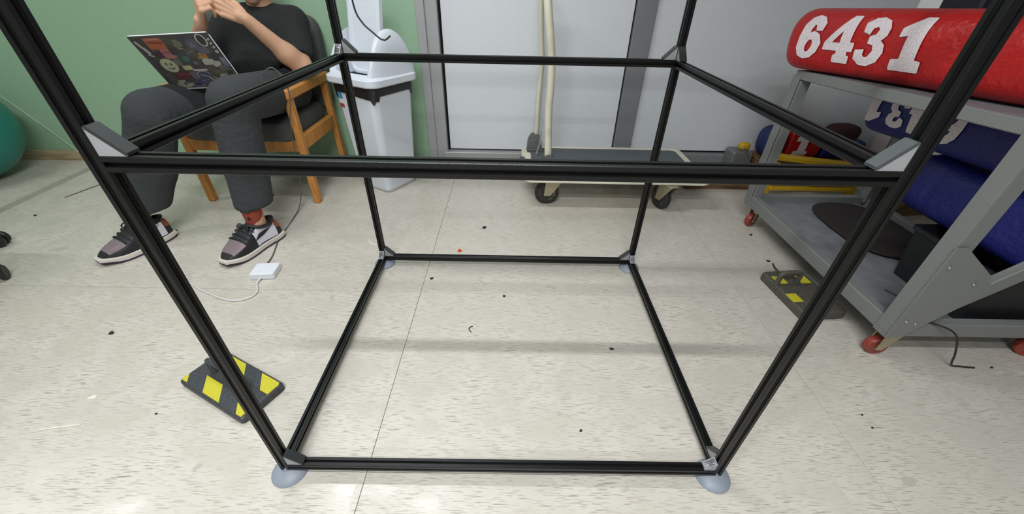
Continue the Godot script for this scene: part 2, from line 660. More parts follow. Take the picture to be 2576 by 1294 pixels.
# ---------------------------------------------------------------- room
const BACK := -2.055
func room() -> void:
	var x0 := -4.3
	var x1 := 3.1
	var z1 := 3.3
	var hgt := 2.45
	# floor: sheets of streaky vinyl with fine seams between them, over a dark screed
	var fl := structure("floor", box(Vector3(x1 - x0 + 0.4, 0.1, z1 - BACK + 0.4), 0.0, Vector3((x0 + x1) / 2, -0.054, (z1 + BACK) / 2)), M.under, "pale streaky vinyl floor of the workshop", "floor")
	var xs := [x0 - 0.1, -2.15, -0.352, 0.98, x1 + 0.1]
	var zs := [BACK - 0.1, -0.722, 0.62, z1 + 0.1]
	for i in 4:
		for j in 3:
			var a := Vector3(xs[i] + 0.0008, 0, zs[j] + 0.0008)
			var b := Vector3(xs[i + 1] - 0.0008, 0, zs[j + 1] - 0.0008)
			var o := MeshInstance3D.new()
			o.name = "vinyl_sheet"
			var shift := Vector3(i * 0.37, 0, j * 0.53)
			o.mesh = mk(mv(box(Vector3(b.x - a.x, 0.004, b.z - a.z), 0.0006, Vector3((a.x + b.x) / 2, -0.002, (a.z + b.z) / 2)), shift), 20.0, 0.62)
			o.position = -shift
			(o.mesh as ArrayMesh).surface_set_material(0, M.floor)
			fl.add_child(o, true)
	structure("ceiling", box(Vector3(x1 - x0 + 0.4, 0.12, z1 - BACK + 0.4), 0.0, Vector3((x0 + x1) / 2, hgt + 0.06, (z1 + BACK) / 2)), M.ceiling, "plain white ceiling over the workshop", "ceiling")
	structure("wall_left", box(Vector3(0.12, hgt, z1 - BACK + 0.2), 0.0, Vector3(x0 - 0.06, hgt / 2, (z1 + BACK) / 2)), M.green, "green painted side wall beyond the exercise ball")
	structure("wall_right", box(Vector3(0.12, hgt, z1 - BACK + 0.2), 0.0, Vector3(x1 + 0.06, hgt / 2, (z1 + BACK) / 2)), M.white_wall, "white side wall beyond the grey steel cart")
	structure("wall_front", box(Vector3(x1 - x0, hgt, 0.12), 0.0, Vector3((x0 + x1) / 2, hgt / 2, z1 + 0.06)), M.white_wall, "white wall opposite the doors")
	# back wall: green plaster to the door frame, lintel over the doors
	structure("wall_back", join([
		box(Vector3(-0.53 - x0, hgt, 0.12), 0.0, Vector3((x0 - 0.53) / 2, hgt / 2, BACK - 0.06)),
		box(Vector3(x1 + 0.53, hgt - 2.2, 0.12), 0.0, Vector3((x1 - 0.53) / 2, (hgt + 2.2) / 2, BACK - 0.06)),
		box(Vector3(x1 + 0.53, 2.2, 0.05), 0.0, Vector3((x1 - 0.53) / 2, 1.1, BACK - 0.10))]), M.green, "green painted wall behind the armchair and the bin")
	structure("baseboard_back", box(Vector3(-0.54 - x0, 0.064, 0.014), 0.003, Vector3((x0 - 0.54) / 2, 0.032, BACK + 0.007)), M.skirt, "pale wooden skirting along the green wall", "baseboard")
	# grey metal door frame
	var j := structure("trim_1", join([
		box(Vector3(0.05, 2.2, 0.05), 0.003, Vector3(-0.507, 1.1, BACK + 0.008)),
		box(Vector3(0.07, 2.2, 0.06), 0.003, Vector3(-0.449, 1.1, BACK - 0.012))]), M.frame, "grey metal door jamb between the green wall and the white door", "door frame")
	part(j, "rebate", box(Vector3(0.012, 2.2, 0.02), 0.002, Vector3(-0.408, 1.1, BACK - 0.05)), M.gap)
	structure("trim_2", box(Vector3(0.112, 2.2, 0.075), 0.003, Vector3(0.747, 1.1, BACK - 0.03)), M.frame_dark, "darker grey mullion between the two white doors", "door frame")
	structure("trim_3", join([
		box(Vector3(1.125, 0.114, 0.06), 0.004, Vector3(0.122, 0.057, BACK - 0.0)),
		box(Vector3(1.16, 0.02, 0.09), 0.004, Vector3(0.125, 0.01, BACK + 0.02))]), M.sill, "grey metal sill under the white door", "door sill")
	structure("trim_4", box(Vector3(2.29, 0.128, 0.06), 0.004, Vector3(1.95, 0.064, BACK - 0.0)), M.frame_dark, "dark grey kick rail under the right door panel", "door sill")
	var d := structure("door_1", box(Vector3(1.082, 2.06, 0.04), 0.002, Vector3(0.142, 1.153, BACK - 0.035)), M.door, "white flush door behind the platform trolley", "door")
	part(d, "shadow_gap", box(Vector3(1.10, 0.012, 0.03), 0.001, Vector3(0.14, 0.118, BACK - 0.045)), M.gap)
	part(d, "shadow_gap", box(Vector3(0.007, 2.06, 0.03), 0.001, Vector3(0.6865, 1.153, BACK - 0.042)), M.gap)
	var e := structure("door_2", box(Vector3(2.29, 2.05, 0.04), 0.002, Vector3(1.95, 1.165, BACK - 0.035)), M.door, "white flush door panel behind the grey cart", "door")
	part(e, "shadow_gap", box(Vector3(2.2, 0.01, 0.03), 0.001, Vector3(1.985, 0.134, BACK - 0.045)), M.gap)

# ---------------------------------------------------------------- extrusion frame
const HP := 0.0115
func slot_profile() -> PackedVector2Array:
	var side := [Vector2(HP - 0.001, HP), Vector2(0.0038, HP), Vector2(0.0038, HP - 0.0022), Vector2(0.0064, HP - 0.0022), Vector2(0.0030, HP - 0.0068),
		Vector2(-0.0030, HP - 0.0068), Vector2(-0.0064, HP - 0.0022), Vector2(-0.0038, HP - 0.0022), Vector2(-0.0038, HP), Vector2(-HP + 0.001, HP)]
	var out := PackedVector2Array()
	for k in 4:
		for q in side:
			out.append((q as Vector2).rotated(k * PI / 2))
	return out

func frame() -> void:
	var W := 0.55
	var D := 0.915
	var y0 := 0.0385
	var y1 := 0.8408
	var y2 := 1.643
	var t := thing("extrusion_frame", "tall open box frame of black slotted aluminium bars on round grey feet", "frame")
	var pr := slot_profile()
	var post := mv(prism(pr, y2 + HP - 0.027), Vector3(0, (y2 + HP + 0.027) / 2, 0), Vector3(PI / 2, 0, 0))
	var bx := mv(prism(pr, 2 * W - 2 * HP), Vector3.ZERO, Vector3(0, PI / 2, 0))
	var bz := prism(pr, D - 2 * HP)
	var foot := lathe([Vector2(0.0, 0.0), Vector2(0.043, 0.0), Vector2(0.0445, 0.003), Vector2(0.043, 0.007), Vector2(0.036, 0.014), Vector2(0.024, 0.0195), Vector2(0.015, 0.022), Vector2(0.012, 0.027), Vector2(0, 0.027)], 36)
	for x in [-W, W]:
		for z in [0.0, -D]:
			part(t, "post", mv(post, Vector3(x, 0, z)), M.black, 20.0)
			part(t, "foot", mv(foot, Vector3(x, 0, z)), M.foot, 30.0, "domed grey plastic levelling foot")
	var names := ["bottom_rail", "middle_rail", "top_rail"]
	for k in 3:
		var y: float = [y0, y1, y2][k]
		for z in [0.0, -D]:
			part(t, names[k], mv(bx, Vector3(0, y, z)), M.black, 20.0)
		for x in [-W, W]:
			part(t, names[k], mv(bz, Vector3(x, y, -D / 2)), M.black, 20.0)
	# corner brackets: corner, direction of the rail, capped with, or open
	var F := Vector3(0, 0, 0)
	var X := Vector3(1, 0, 0)
	var Z := Vector3(0, 0, 1)
	bracket(t, Vector3(-W, y1, 0), X, M.cap_black)
	bracket(t, Vector3(W, y1, 0), -X, M.cap_grey)
	bracket(t, Vector3(-W, y1, -D), X, M.cap_grey)
	bracket(t, Vector3(-W, y1, -D), Z, null)
	bracket(t, Vector3(W, y1, -D), -X, M.cap_grey)
	bracket(t, Vector3(W, y1, -D), Z, M.cap_black)
	bracket(t, Vector3(-W, y0, 0), X, M.cap_black)
	bracket(t, Vector3(W, y0, 0), -X, null)
	bracket(t, Vector3(W, y0, 0), -Z, M.cap_grey)
	bracket(t, Vector3(-W, y0, -D), Z, null)
	bracket(t, Vector3(-W, y0, -D), X, M.cap_grey)
	bracket(t, Vector3(W, y0, -D), -X, M.cap_grey)
	bracket(t, Vector3(W, y0, -D), Z, null)

# gusset in the corner over a rail: x runs along the rail, y up the post
func bracket(t: Node3D, c: Vector3, dir: Vector3, cap: Variant) -> void:
	var L := 0.038 if cap != null else 0.027
	var w := 0.020
	var b := Basis(dir, UP, dir.cross(UP))
	var xf := Transform3D(b, c + dir * (HP + 0.0002) + UP * (HP + 0.0002))
	var side := PackedVector2Array([Vector2(0, 0), Vector2(L, 0), Vector2(L, 0.004), Vector2(0.004, L), Vector2(0, L)])
	var s := join([
		mv(prism(side, 0.0022), Vector3(0, 0, w / 2 - 0.0011)), mv(prism(side, 0.0022), Vector3(0, 0, -w / 2 + 0.0011)),
		box(Vector3(L - 0.0008, 0.0035, w - 0.003), 0.0, Vector3(L / 2, 0.0022, 0)), box(Vector3(0.0035, L - 0.0008, w - 0.003), 0.0, Vector3(0.0022, L / 2, 0))])
	var o := part(t, "corner_bracket", xf * s, M.cast, 20.0, "bare cast gusset bracket")
	if cap != null:
		var p := PackedVector2Array([Vector2(L + 0.0015, 0.001), Vector2(L + 0.0015, 0.005), Vector2(0.005, L + 0.0015), Vector2(0.001, L + 0.0015), Vector2(0.001, L - 0.002), Vector2(L - 0.002, 0.001)])
		part(o, "bracket_cap", xf * prism(p, w + 0.001), cap, 20.0)
	else:
		for e in 2:
			var h := mv(lathe([Vector2(0, 0), Vector2(0.0048, 0), Vector2(0.0048, 0.004), Vector2(0.0028, 0.0048), Vector2(0.0024, 0.0025), Vector2(0, 0.0025)], 12), Vector3(0.014, 0.0034, 0) if e == 0 else Vector3(0.0034, 0.014, 0), Vector3(0, 0, 0 if e == 0 else -PI / 2))
			part(o, "screw", xf * h, M.steel, 30.0)

# ---------------------------------------------------------------- platform trolley
func caster(p: Node3D, at: Vector3, turn: float, r: float, w: float, tyre: Material, hub: Material, top: float) -> void:
	var xf := Transform3D(Basis(UP, turn), at)
	var wheel := Transform3D(xf.basis * Basis(Vector3(0, 0, 1), PI / 2), xf * Vector3(0, r, 0))
	var o := part(p, "caster_wheel", wheel * lathe([Vector2(r * 0.62, -w / 2), Vector2(r * 0.9, -w / 2), Vector2(r, -w * 0.3), Vector2(r, w * 0.3), Vector2(r * 0.9, w / 2), Vector2(r * 0.62, w / 2)], 32), tyre, 40.0)
	part(o, "wheel_hub", wheel * join([lathe([Vector2(0, -w * 0.36), Vector2(r * 0.5, -w * 0.36), Vector2(r * 0.56, -w * 0.5), Vector2(r * 0.65, -w * 0.5), Vector2(r * 0.65, w * 0.5), Vector2(r * 0.56, w * 0.5), Vector2(r * 0.5, w * 0.36), Vector2(0, w * 0.36)], 28), lathe([Vector2(0, -w * 0.75), Vector2(r * 0.13, -w * 0.75), Vector2(r * 0.13, w * 0.75), Vector2(0, w * 0.75)], 12)]), hub, 30.0)
	var off := r * 0.55
	var fork := PackedVector2Array([Vector2(-r * 0.28, r * 0.8), Vector2(r * 0.28, r * 0.8), Vector2(off + r * 0.75, top - 0.006), Vector2(off - r * 0.7, top - 0.006)])
	var s := PackedVector3Array()
	for k in [-1, 1]:
		s.append_array(mv(prism(fork, 0.004), Vector3(k * (w / 2 + 0.006), 0, 0), Vector3(0, -PI / 2, 0)))
	s.append_array(box(Vector3(w + 0.018, 0.008, r * 1.5), 0.002, Vector3(0, top - 0.005, off)))
	part(p, "caster_fork", xf * s, hub, 20.0)

func trolley() -> void:
	var t := thing("platform_trolley", "flat platform trolley with dark grey deck, cream edging and folding cream handle", "trolley", Vector3(0.59, 0, -1.725))
	var hx := 0.515
	var hz := 0.275
	var ring := func(gx: float, gz: float, y: float, r: float) -> PackedVector3Array:
		var o := PackedVector3Array()
		for q in rrect(hx + gx, hz + gz, r, 5):
			o.append(Vector3(q.x, y, q.y))
		return o
	part(t, "deck_edge", loft([ring.call(-0.004, -0.004, 0.163, 0.05), ring.call(0, 0, 0.166, 0.055), ring.call(0, 0, 0.172, 0.055), ring.call(-0.006, -0.006, 0.178, 0.05), ring.call(-0.034, -0.026, 0.178, 0.035), ring.call(-0.038, -0.03, 0.172, 0.03)]), M.cream, 30.0, "cream plastic edging")
	part(t, "deck_mat", loft([ring.call(-0.037, -0.029, 0.168, 0.03), ring.call(-0.037, -0.029, 0.1735, 0.03)]), M.deck, 30.0, "ribbed dark grey mat")
	for s in [[-0.373, 0.185, PI / 2 + 0.05], [0.275, 0.215, 0.35], [-0.37, -0.19, PI / 2], [0.30, -0.19, 0.9]]:
		caster(t, Vector3(s[0], 0, s[1]), s[2], 0.069, 0.034, M.rubber, M.zinc, 0.164)
	# folding handle: two uprights in half-round hinge brackets
	var near := [Vector3(-0.378, 0.20, 0.155), Vector3(-0.376, 0.26, 0.13), Vector3(-0.388, 0.50, 0.11), Vector3(-0.386, 0.62, 0.108), Vector3(-0.391, 0.75, 0.108), Vector3(-0.424, 0.97, 0.10), Vector3(-0.43, 1.06, 0.06)]
	var far := [Vector3(-0.43, 0.22, -0.225), Vector3(-0.424, 0.30, -0.225), Vector3(-0.422, 0.478, -0.225), Vector3(-0.415, 0.69, -0.225), Vector3(-0.43, 0.85, -0.22), Vector3(-0.44, 1.03, -0.20), Vector3(-0.435, 1.06, -0.12)]
	var all := spline(near + [Vector3(-0.433, 1.09, 0.0), Vector3(-0.434, 1.085, -0.06)] + [far[6], far[5], far[4], far[3], far[2], far[1], far[0]], 0.03)
	var hr := []
	for i in all.size():
		hr.append(lerpf(0.0195, 0.0145, smoothstep(0.42, 0.58, float(i) / all.size())))
	part(t, "handle", tube(all, hr, 12), M.cream, 40.0, "cream tubular push handle")
	for z in [[-0.376, 0.13], [-0.435, -0.23]]:
		var half := PackedVector2Array()
		for i in 13:
			half.append(Vector2(0.045 * cos(PI * i / 12.0), 0.075 * sin(PI * i / 12.0) + 0.03))
		half.append(Vector2(-0.045, 0)); half.append(Vector2(0.045, 0))
		var b := part(t, "hinge_bracket", mv(join([prism(half, 0.004), mv(prism(half, 0.004), Vector3(0, 0, 0.036)), box(Vector3(0.10, 0.006, 0.06), 0.001, Vector3(0, 0.003, 0.018))]), Vector3(z[0], 0.176, z[1])), M.bracket, 25.0)
		part(b, "hinge_bolt", mv(tube([Vector3(0, 0, -0.008), Vector3(0, 0, 0.046)], 0.006, 8), Vector3(z[0], 0.24, z[1])), M.steel)
	part(t, "release_rod", tube([Vector3(-0.425, 0.185, -0.10), Vector3(-0.405, 0.24, -0.14), Vector3(-0.40, 0.30, -0.17)], 0.005, 6), M.steel)
	part(t, "corner_bumper", box(Vector3(0.03, 0.06, 0.08), 0.006, Vector3(-0.515, 0.172, 0.02)), M.cap_grey)
	part(t, "corner_block", box(Vector3(0.035, 0.03, 0.11), 0.006, Vector3(-0.478, 0.192, -0.02)), M.cream)

# ---------------------------------------------------------------- swing bin
func bin() -> void:
	# local x: away to the far right of the bin, local z: from the near right cheek to the far left one
	var t := thing("swing_bin", "white plastic swing-lid bin with a black liner showing under its lid", "bin", Vector3(-0.752, 0, -1.785), atan2(0.86, 0.51))
	var ring := func(hx: float, hz: float, r: float, y: float) -> PackedVector3Array:
		var o := PackedVector3Array()
		for q in rrect(hx, hz, r, 6):
			o.append(Vector3(q.x, y, q.y))
		return o
	part(t, "body", loft([ring.call(0.113, 0.108, 0.03, 0.0), ring.call(0.119, 0.114, 0.034, 0.008), ring.call(0.125, 0.119, 0.036, 0.02), ring.call(0.125, 0.119, 0.036, 0.024), ring.call(0.150, 0.155, 0.045, 0.595), ring.call(0.144, 0.149, 0.04, 0.595)]), M.bin, 30.0)
	# liner folded over the rim, hanging unevenly
	var l0 := PackedVector3Array()
	var l1 := PackedVector3Array()
	var l2 := PackedVector3Array()
	var base := rrect(0.155, 0.160, 0.046, 8)
	for i in base.size():
		var q := base[i]
		var dip := 0.035 + 0.016 * sin(i * 0.6) + 0.008 * sin(i * 1.9 + 1.0)
		l0.append(Vector3(q.x * 0.99, 0.602, q.y * 0.99))
		l1.append(Vector3(q.x * 1.0 + 0.002 * sin(i * 2.3), 0.58, q.y * 1.0 + 0.002 * cos(i * 2.1)))
		l2.append(Vector3(q.x * 0.985, 0.60 - dip - 0.03, q.y * 0.985))
	part(t, "liner", loft([l0, l1, l2], false, false), M.liner, 50.0, "black bin bag folded over the rim")
	# lid: rim band and two humped cheeks
	var lid := part(t, "lid", loft([ring.call(0.160, 0.166, 0.05, 0.602), ring.call(0.172, 0.182, 0.055, 0.600), ring.call(0.176, 0.186, 0.058, 0.606), ring.call(0.176, 0.186, 0.058, 0.632), ring.call(0.165, 0.176, 0.052, 0.640), ring.call(0.150, 0.150, 0.045, 0.650), ring.call(0.130, 0.130, 0.04, 0.652)], true, false), M.bin, 30.0)
	for s in [-1, 1]:
		var rings := []
		var N := 20
		for k in 8:
			var f := k / 7.0
			var r := PackedVector3Array()
			for i in N + 1:
				var a := PI * i / N
				var up := pow(sin(a), 0.75)
				var e := lerpf(0.125, 0.160, f)
				var y := 0.63 + up * 0.205 * sqrt(maxf(0.0, 1.0 - pow(f, 2.6))) + (1.0 - f) * 0.012
				r.append(Vector3(e * cos(a) + 0.035 * up, y, s * (0.122 + f * 0.055 * pow(maxf(sin(a), 0.0), 0.35) + 0.0)))
			rings.append(r)
		var soup := PackedVector3Array()
		for k in 7:
			for i in N:
				quad(soup, rings[k][i], rings[k][i + 1], rings[k + 1][i + 1], rings[k + 1][i])
		# inner face of the cheek
		var inner: PackedVector3Array = rings[0]
		for i in N:
			soup.append(Vector3(0, 0.63, s * 0.120)); soup.append(inner[i + 1]); soup.append(inner[i])
		part(lid, "cheek", outward(soup), M.bin, 40.0)
		part(lid, "pivot_cap", Transform3D(Basis(Vector3.RIGHT, PI / 2), Vector3(-0.03, 0.735, s * 0.118)) * lathe([Vector2(0, -0.004), Vector2(0.02, -0.004), Vector2(0.022, 0.0), Vector2(0.02, 0.004), Vector2(0, 0.004)], 18), M.blue_clip, 30.0, "round blue pivot cap")
	# the flap swung up on end
	var fr := []
	for k in 6:
		var o := PackedVector3Array()
		var g: float = [-0.008, 0.0, 0.0, -0.006, -0.016, -0.02][k]
		var x: float = [0.014, 0.010, -0.010, -0.016, -0.016, -0.006][k]
		for q in rrect(0.114 + g, 0.19 + g, 0.035, 5):
			o.append(Vector3(x + 0.35 * q.y * q.y, q.y, q.x))
		fr.append(o)
	part(t, "flap", mv(loft(fr), Vector3(0.0, 0.82, 0), Vector3(0, 0, -0.16)), M.bin, 30.0, "white flap tipped upright")
	# label stickers on the near left face
	var n := Vector3(-1, 0, 0)
	for q in [["label_sticker", M.tag_blue, 0.535, 0.036, 0.036], ["label_sticker", M.tag_white, 0.505, 0.024, 0.036], ["label_sticker", M.tag_red, 0.483, 0.020, 0.036]]:
		var y: float = q[2]
		var hx := lerpf(0.125, 0.150, (y - 0.024) / 0.571)
		part(t, q[0], mv(box(Vector3(0.002, q[3], q[4]), 0.0005), Vector3(-hx - 0.0005, y, -0.105), Vector3(0, -0.06, 0.044)), q[1])

# ---------------------------------------------------------------- armchair
func armchair() -> void:
	var t := thing("armchair", "oak armchair with dark grey padded seat and back against the green wall", "chair", Vector3(-1.385, 0, -1.5))
	for s in [-1, 1]:
		var x: float = 0.298 * s
		part(t, "leg", bar(Vector3(x, 0, 0.0), Vector3(x, 0.60, 0.0), 0.036, 0.042, 0.006), M.oak)
		part(t, "leg", bar(Vector3(x, 0, -0.46), Vector3(x, 0.60, -0.42), 0.036, 0.042, 0.006), M.oak)
		part(t, "armrest", join([box(Vector3(0.052, 0.05, 0.50), 0.008, Vector3(x, 0.585, -0.215))]), M.oak)
		part(t, "side_rail", box(Vector3(0.03, 0.075, 0.40), 0.005, Vector3(x, 0.34, -0.215)), M.oak)
	part(t, "front_rail", box(Vector3(0.57, 0.06, 0.028), 0.005, Vector3(0, 0.325, -0.002)), M.oak)
	part(t, "back_rail", box(Vector3(0.57, 0.06, 0.028), 0.005, Vector3(0, 0.33, -0.44)), M.oak)
	part(t, "seat", soft(Vector3(0.56, 0.115, 0.50), 0.28, Vector3(0, 0.405, -0.20)), M.seat, 60.0)
	part(t, "backrest", soft(Vector3(0.64, 0.50, 0.09), 0.30, Vector3(0, 0.645, -0.475), Vector3(-0.07, 0, 0)), M.seat, 60.0)

# ---------------------------------------------------------------- person
func hand(w: Vector3, d: Vector3, q: Vector3, n: Vector3, curls: Array, thumb: Array) -> PackedVector3Array:
	# w wrist, d along the palm, q across the knuckles (index to little finger), n out of the palm
	var b := []
	var k0 := w + d * 0.085
	for i in 4:
		var off := q * (i - 1.5) * 0.0195
		var k: Vector3 = k0 + off + d * [0.004, 0.007, 0.003, -0.006][i]
		b.append([w + off * 0.55 + d * 0.012, k, 0.0145, 0.0118])
		var dir := d
		var at := k
		for s in 3:
			dir = dir.rotated(q.normalized(), curls[s] * [1.0, 1.06, 1.12, 1.18][i])
			var l: float = [0.043, 0.027, 0.021][s] * [0.94, 1.04, 0.98, 0.80][i]
			var e: Vector3 = at + dir * l
			b.append([at, e, [0.0098, 0.0088, 0.0078][s], [0.0088, 0.0078, 0.0066][s]])
			at = e
	var t0 := w + d * 0.022 - q * 0.022 + n * 0.006
	b.append([t0, w + d * 0.052 - q * 0.038 + n * 0.016, 0.0155, 0.0125])
	b.append([w + d * 0.052 - q * 0.038 + n * 0.016, w + thumb[0], 0.0115, 0.0095])
	b.append([w + thumb[0], w + thumb[1], 0.0095, 0.0078])
	b.append([w, w + d * 0.02, 0.026, 0.026])
	return field(b, 0.0036, 0.006)

const ELB_L := Vector3(-1.065, 0.672, -1.685)
const ELB_R := Vector3(-1.585, 0.675, -1.66)
const WR_L := Vector3(-1.192, 0.893, -1.535)
const WR_R := Vector3(-1.372, 0.868, -1.49)
const SH_L := Vector3(-1.125, 0.860, -1.83)
const SH_R := Vector3(-1.435, 0.862, -1.83)

func person() -> void:
	var t := thing("person", "seated person in black t-shirt, dark grey sweatpants and black and white sneakers, hands clasped", "person")
	var hipR := Vector3(-1.40, 0.55, -1.72)
	var hipL := Vector3(-1.20, 0.55, -1.72)
	var knR := Vector3(-1.500, 0.572, -1.17)
	var knL := Vector3(-1.135, 0.628, -1.165)
	var anR := Vector3(-1.70, 0.10, -1.045)
	var anL := Vector3(-1.172, 0.10, -1.065)
	var head := Vector3(-1.255, 1.075, -1.77)
	var bones := [
		[Vector3(-1.36, 0.56, -1.77), Vector3(-1.24, 0.56, -1.77), 0.10, 0.10],
		[Vector3(-1.30, 0.58, -1.78), Vector3(-1.275, 0.82, -1.84), 0.10, 0.10],
		[SH_R, SH_L, 0.055, 0.055],
		[Vector3(-1.265, 0.86, -1.84), Vector3(-1.258, 1.02, -1.79), 0.058, 0.055],
		[hipR, knR, 0.075, 0.052], [knR, anR, 0.05, 0.034], [hipL, knL, 0.075, 0.052], [knL, anL, 0.05, 0.034],
		[SH_R, ELB_R, 0.048, 0.041], [SH_L, ELB_L, 0.048, 0.041],
		[ELB_R, ELB_R.lerp(WR_R, 0.3), 0.041, 0.043], [ELB_R.lerp(WR_R, 0.3), WR_R, 0.043, 0.027],
		[ELB_L, ELB_L.lerp(WR_L, 0.3), 0.041, 0.043], [ELB_L.lerp(WR_L, 0.3), WR_L, 0.043, 0.028],
		[anR, anR + Vector3(0, -0.02, 0), 0.034, 0.034], [anL, anL + Vector3(0, -0.02, 0), 0.034, 0.034]]
	var body := field(bones, 0.0115, 0.035)
	# head, tilted down towards the laptop
	var hb := Basis(Vector3.RIGHT, 0.30)
	var H := func(x: float, y: float, z: float) -> Vector3: return head + hb * Vector3(x, y, z)
	body.append_array(field([
		[H.call(0, 0.035, -0.03), H.call(0, 0.03, 0.015), 0.088, 0.078],
		[H.call(0, -0.01, 0.02), H.call(0, -0.085, 0.045), 0.068, 0.040],
		[H.call(-0.03, -0.07, 0.02), H.call(0.03, -0.07, 0.02), 0.040, 0.040],
		[H.call(0, -0.098, 0.062), H.call(0, -0.098, 0.066), 0.021, 0.021],
		[H.call(0, 0.01, 0.092), H.call(0, -0.03, 0.108), 0.009, 0.014],
		[H.call(-0.014, -0.034, 0.092), H.call(0.014, -0.034, 0.092), 0.009, 0.009],
		[H.call(-0.042, 0.028, 0.078), H.call(0.042, 0.028, 0.078), 0.012, 0.012],
		[H.call(-0.02, -0.062, 0.083), H.call(0.02, -0.062, 0.083), 0.009, 0.009],
		[H.call(-0.018, -0.074, 0.081), H.call(0.018, -0.074, 0.081), 0.009, 0.009],
		[H.call(-0.083, 0.02, -0.015), H.call(-0.080, -0.025, -0.005), 0.014, 0.010],
		[H.call(0.083, 0.02, -0.015), H.call(0.080, -0.025, -0.005), 0.014, 0.010],
		[H.call(0, -0.05, -0.03), Vector3(-1.262, 0.93, -1.83), 0.058, 0.056]], 0.0052, 0.016, [],
		[[H.call(-0.032, 0.010, 0.094), H.call(-0.03, 0.010, 0.094), 0.014, 0.014], [H.call(0.032, 0.010, 0.094), H.call(0.03, 0.010, 0.094), 0.014, 0.014]]))
	# hands: the left one laid over the fist of the right one, in front of the chin
	var dl := Vector3(-0.80, 0.52, 0.30).normalized()
	var ql := Vector3(0.40, 0.02, -0.05)
	var nl := Vector3(-0.1, -0.35, -0.93).normalized()
	ql = dl.cross(nl).normalized()
	if ql.y > 0.0:
		ql = -ql
	body.append_array(hand(WR_L, dl, ql, nl, [-0.35, -0.75, -0.45] if dl.rotated(ql, 0.3).dot(nl) < dl.dot(nl) else [0.35, 0.75, 0.45], [dl * 0.085 - ql * 0.045 + nl * 0.03, dl * 0.112 - ql * 0.035 + nl * 0.038]))
	var dr := Vector3(0.42, 0.86, 0.18).normalized()
	var nr := Vector3(0.62, -0.30, -0.72).normalized()
	nr = (nr - dr * nr.dot(dr)).normalized()
	var qr := dr.cross(nr).normalized()
	if qr.z < 0.0:
		qr = -qr
	body.append_array(hand(WR_R, dr, qr, nr, [-0.9, -1.1, -0.6] if dr.rotated(qr, 0.3).dot(nr) < dr.dot(nr) else [0.9, 1.1, 0.6], [dr * 0.085 - qr * 0.03 + nr * 0.03, dr * 0.11 - qr * 0.015 + nr * 0.036]))
	part(t, "body", body, M.skin, 180.0)
	for s in [-1, 1]:
		part(t, "eye", mv(lathe([Vector2(0, -0.011), Vector2(0.006, -0.009), Vector2(0.0105, 0), Vector2(0.006, 0.009), Vector2(0, 0.011)], 12), H.call(s * 0.031, 0.010, 0.077)), M.tag_white, 60.0)
		part(t, "iris", Transform3D(hb * Basis(Vector3.RIGHT, PI / 2 + 0.25), H.call(s * 0.031, 0.0075, 0.0858)) * lathe([Vector2(0, -0.0015), Vector2(0.0048, -0.0015), Vector2(0.0042, 0.0012), Vector2(0, 0.0018)], 12), M.hair, 60.0)
		part(t, "eyebrow", tube([H.call(s * 0.016, 0.034, 0.094), H.call(s * 0.032, 0.039, 0.091), H.call(s * 0.048, 0.033, 0.080)], [0.003, 0.0038, 0.002], 6), M.hair, 60.0)
	part(t, "hair", field([
		[H.call(0, 0.055, -0.035), H.call(0, 0.058, 0.02), 0.088, 0.068],
		[H.call(0, 0.02, -0.055), H.call(0, -0.03, -0.06), 0.084, 0.06],
		[H.call(-0.07, 0.05, 0.0), H.call(-0.074, 0.0, -0.02), 0.026, 0.02],
		[H.call(0.07, 0.05, 0.0), H.call(0.074, 0.0, -0.02), 0.026, 0.02]], 0.009, 0.02), M.hair, 180.0)
	# t-shirt
	var slL := SH_L.lerp(ELB_L, 0.80)
	var slR := SH_R.lerp(ELB_R, 0.80)
	var dL := (ELB_L - SH_L).normalized()
	var dR := (ELB_R - SH_R).normalized()
	part(t, "t_shirt", field([
		[Vector3(-1.37, 0.56, -1.755), Vector3(-1.24, 0.56, -1.755), 0.125, 0.125],
		[Vector3(-1.38, 0.58, -1.765), Vector3(-1.375, 0.80, -1.825), 0.115, 0.100],
		[Vector3(-1.23, 0.58, -1.765), Vector3(-1.195, 0.80, -1.82), 0.115, 0.102],
		[SH_R, SH_L, 0.070, 0.070], [SH_R.lerp(SH_L, 0.3), SH_R.lerp(SH_L, 0.7) , 0.078, 0.078],
		[Vector3(-1.30, 0.65, -1.75), Vector3(-1.275, 0.83, -1.80), 0.125, 0.105],
		[Vector3(-1.37, 0.66, -1.66), Vector3(-1.23, 0.65, -1.66), 0.045, 0.05],
		[SH_L, SH_L.lerp(ELB_L, 0.95), 0.068, 0.064], [SH_R, SH_R.lerp(ELB_R, 0.95), 0.068, 0.064]], 0.0115, 0.03,
		[[slL, dL, 0.10], [slR, dR, 0.10]]), M.shirt, 180.0, "loose black short-sleeved t-shirt")
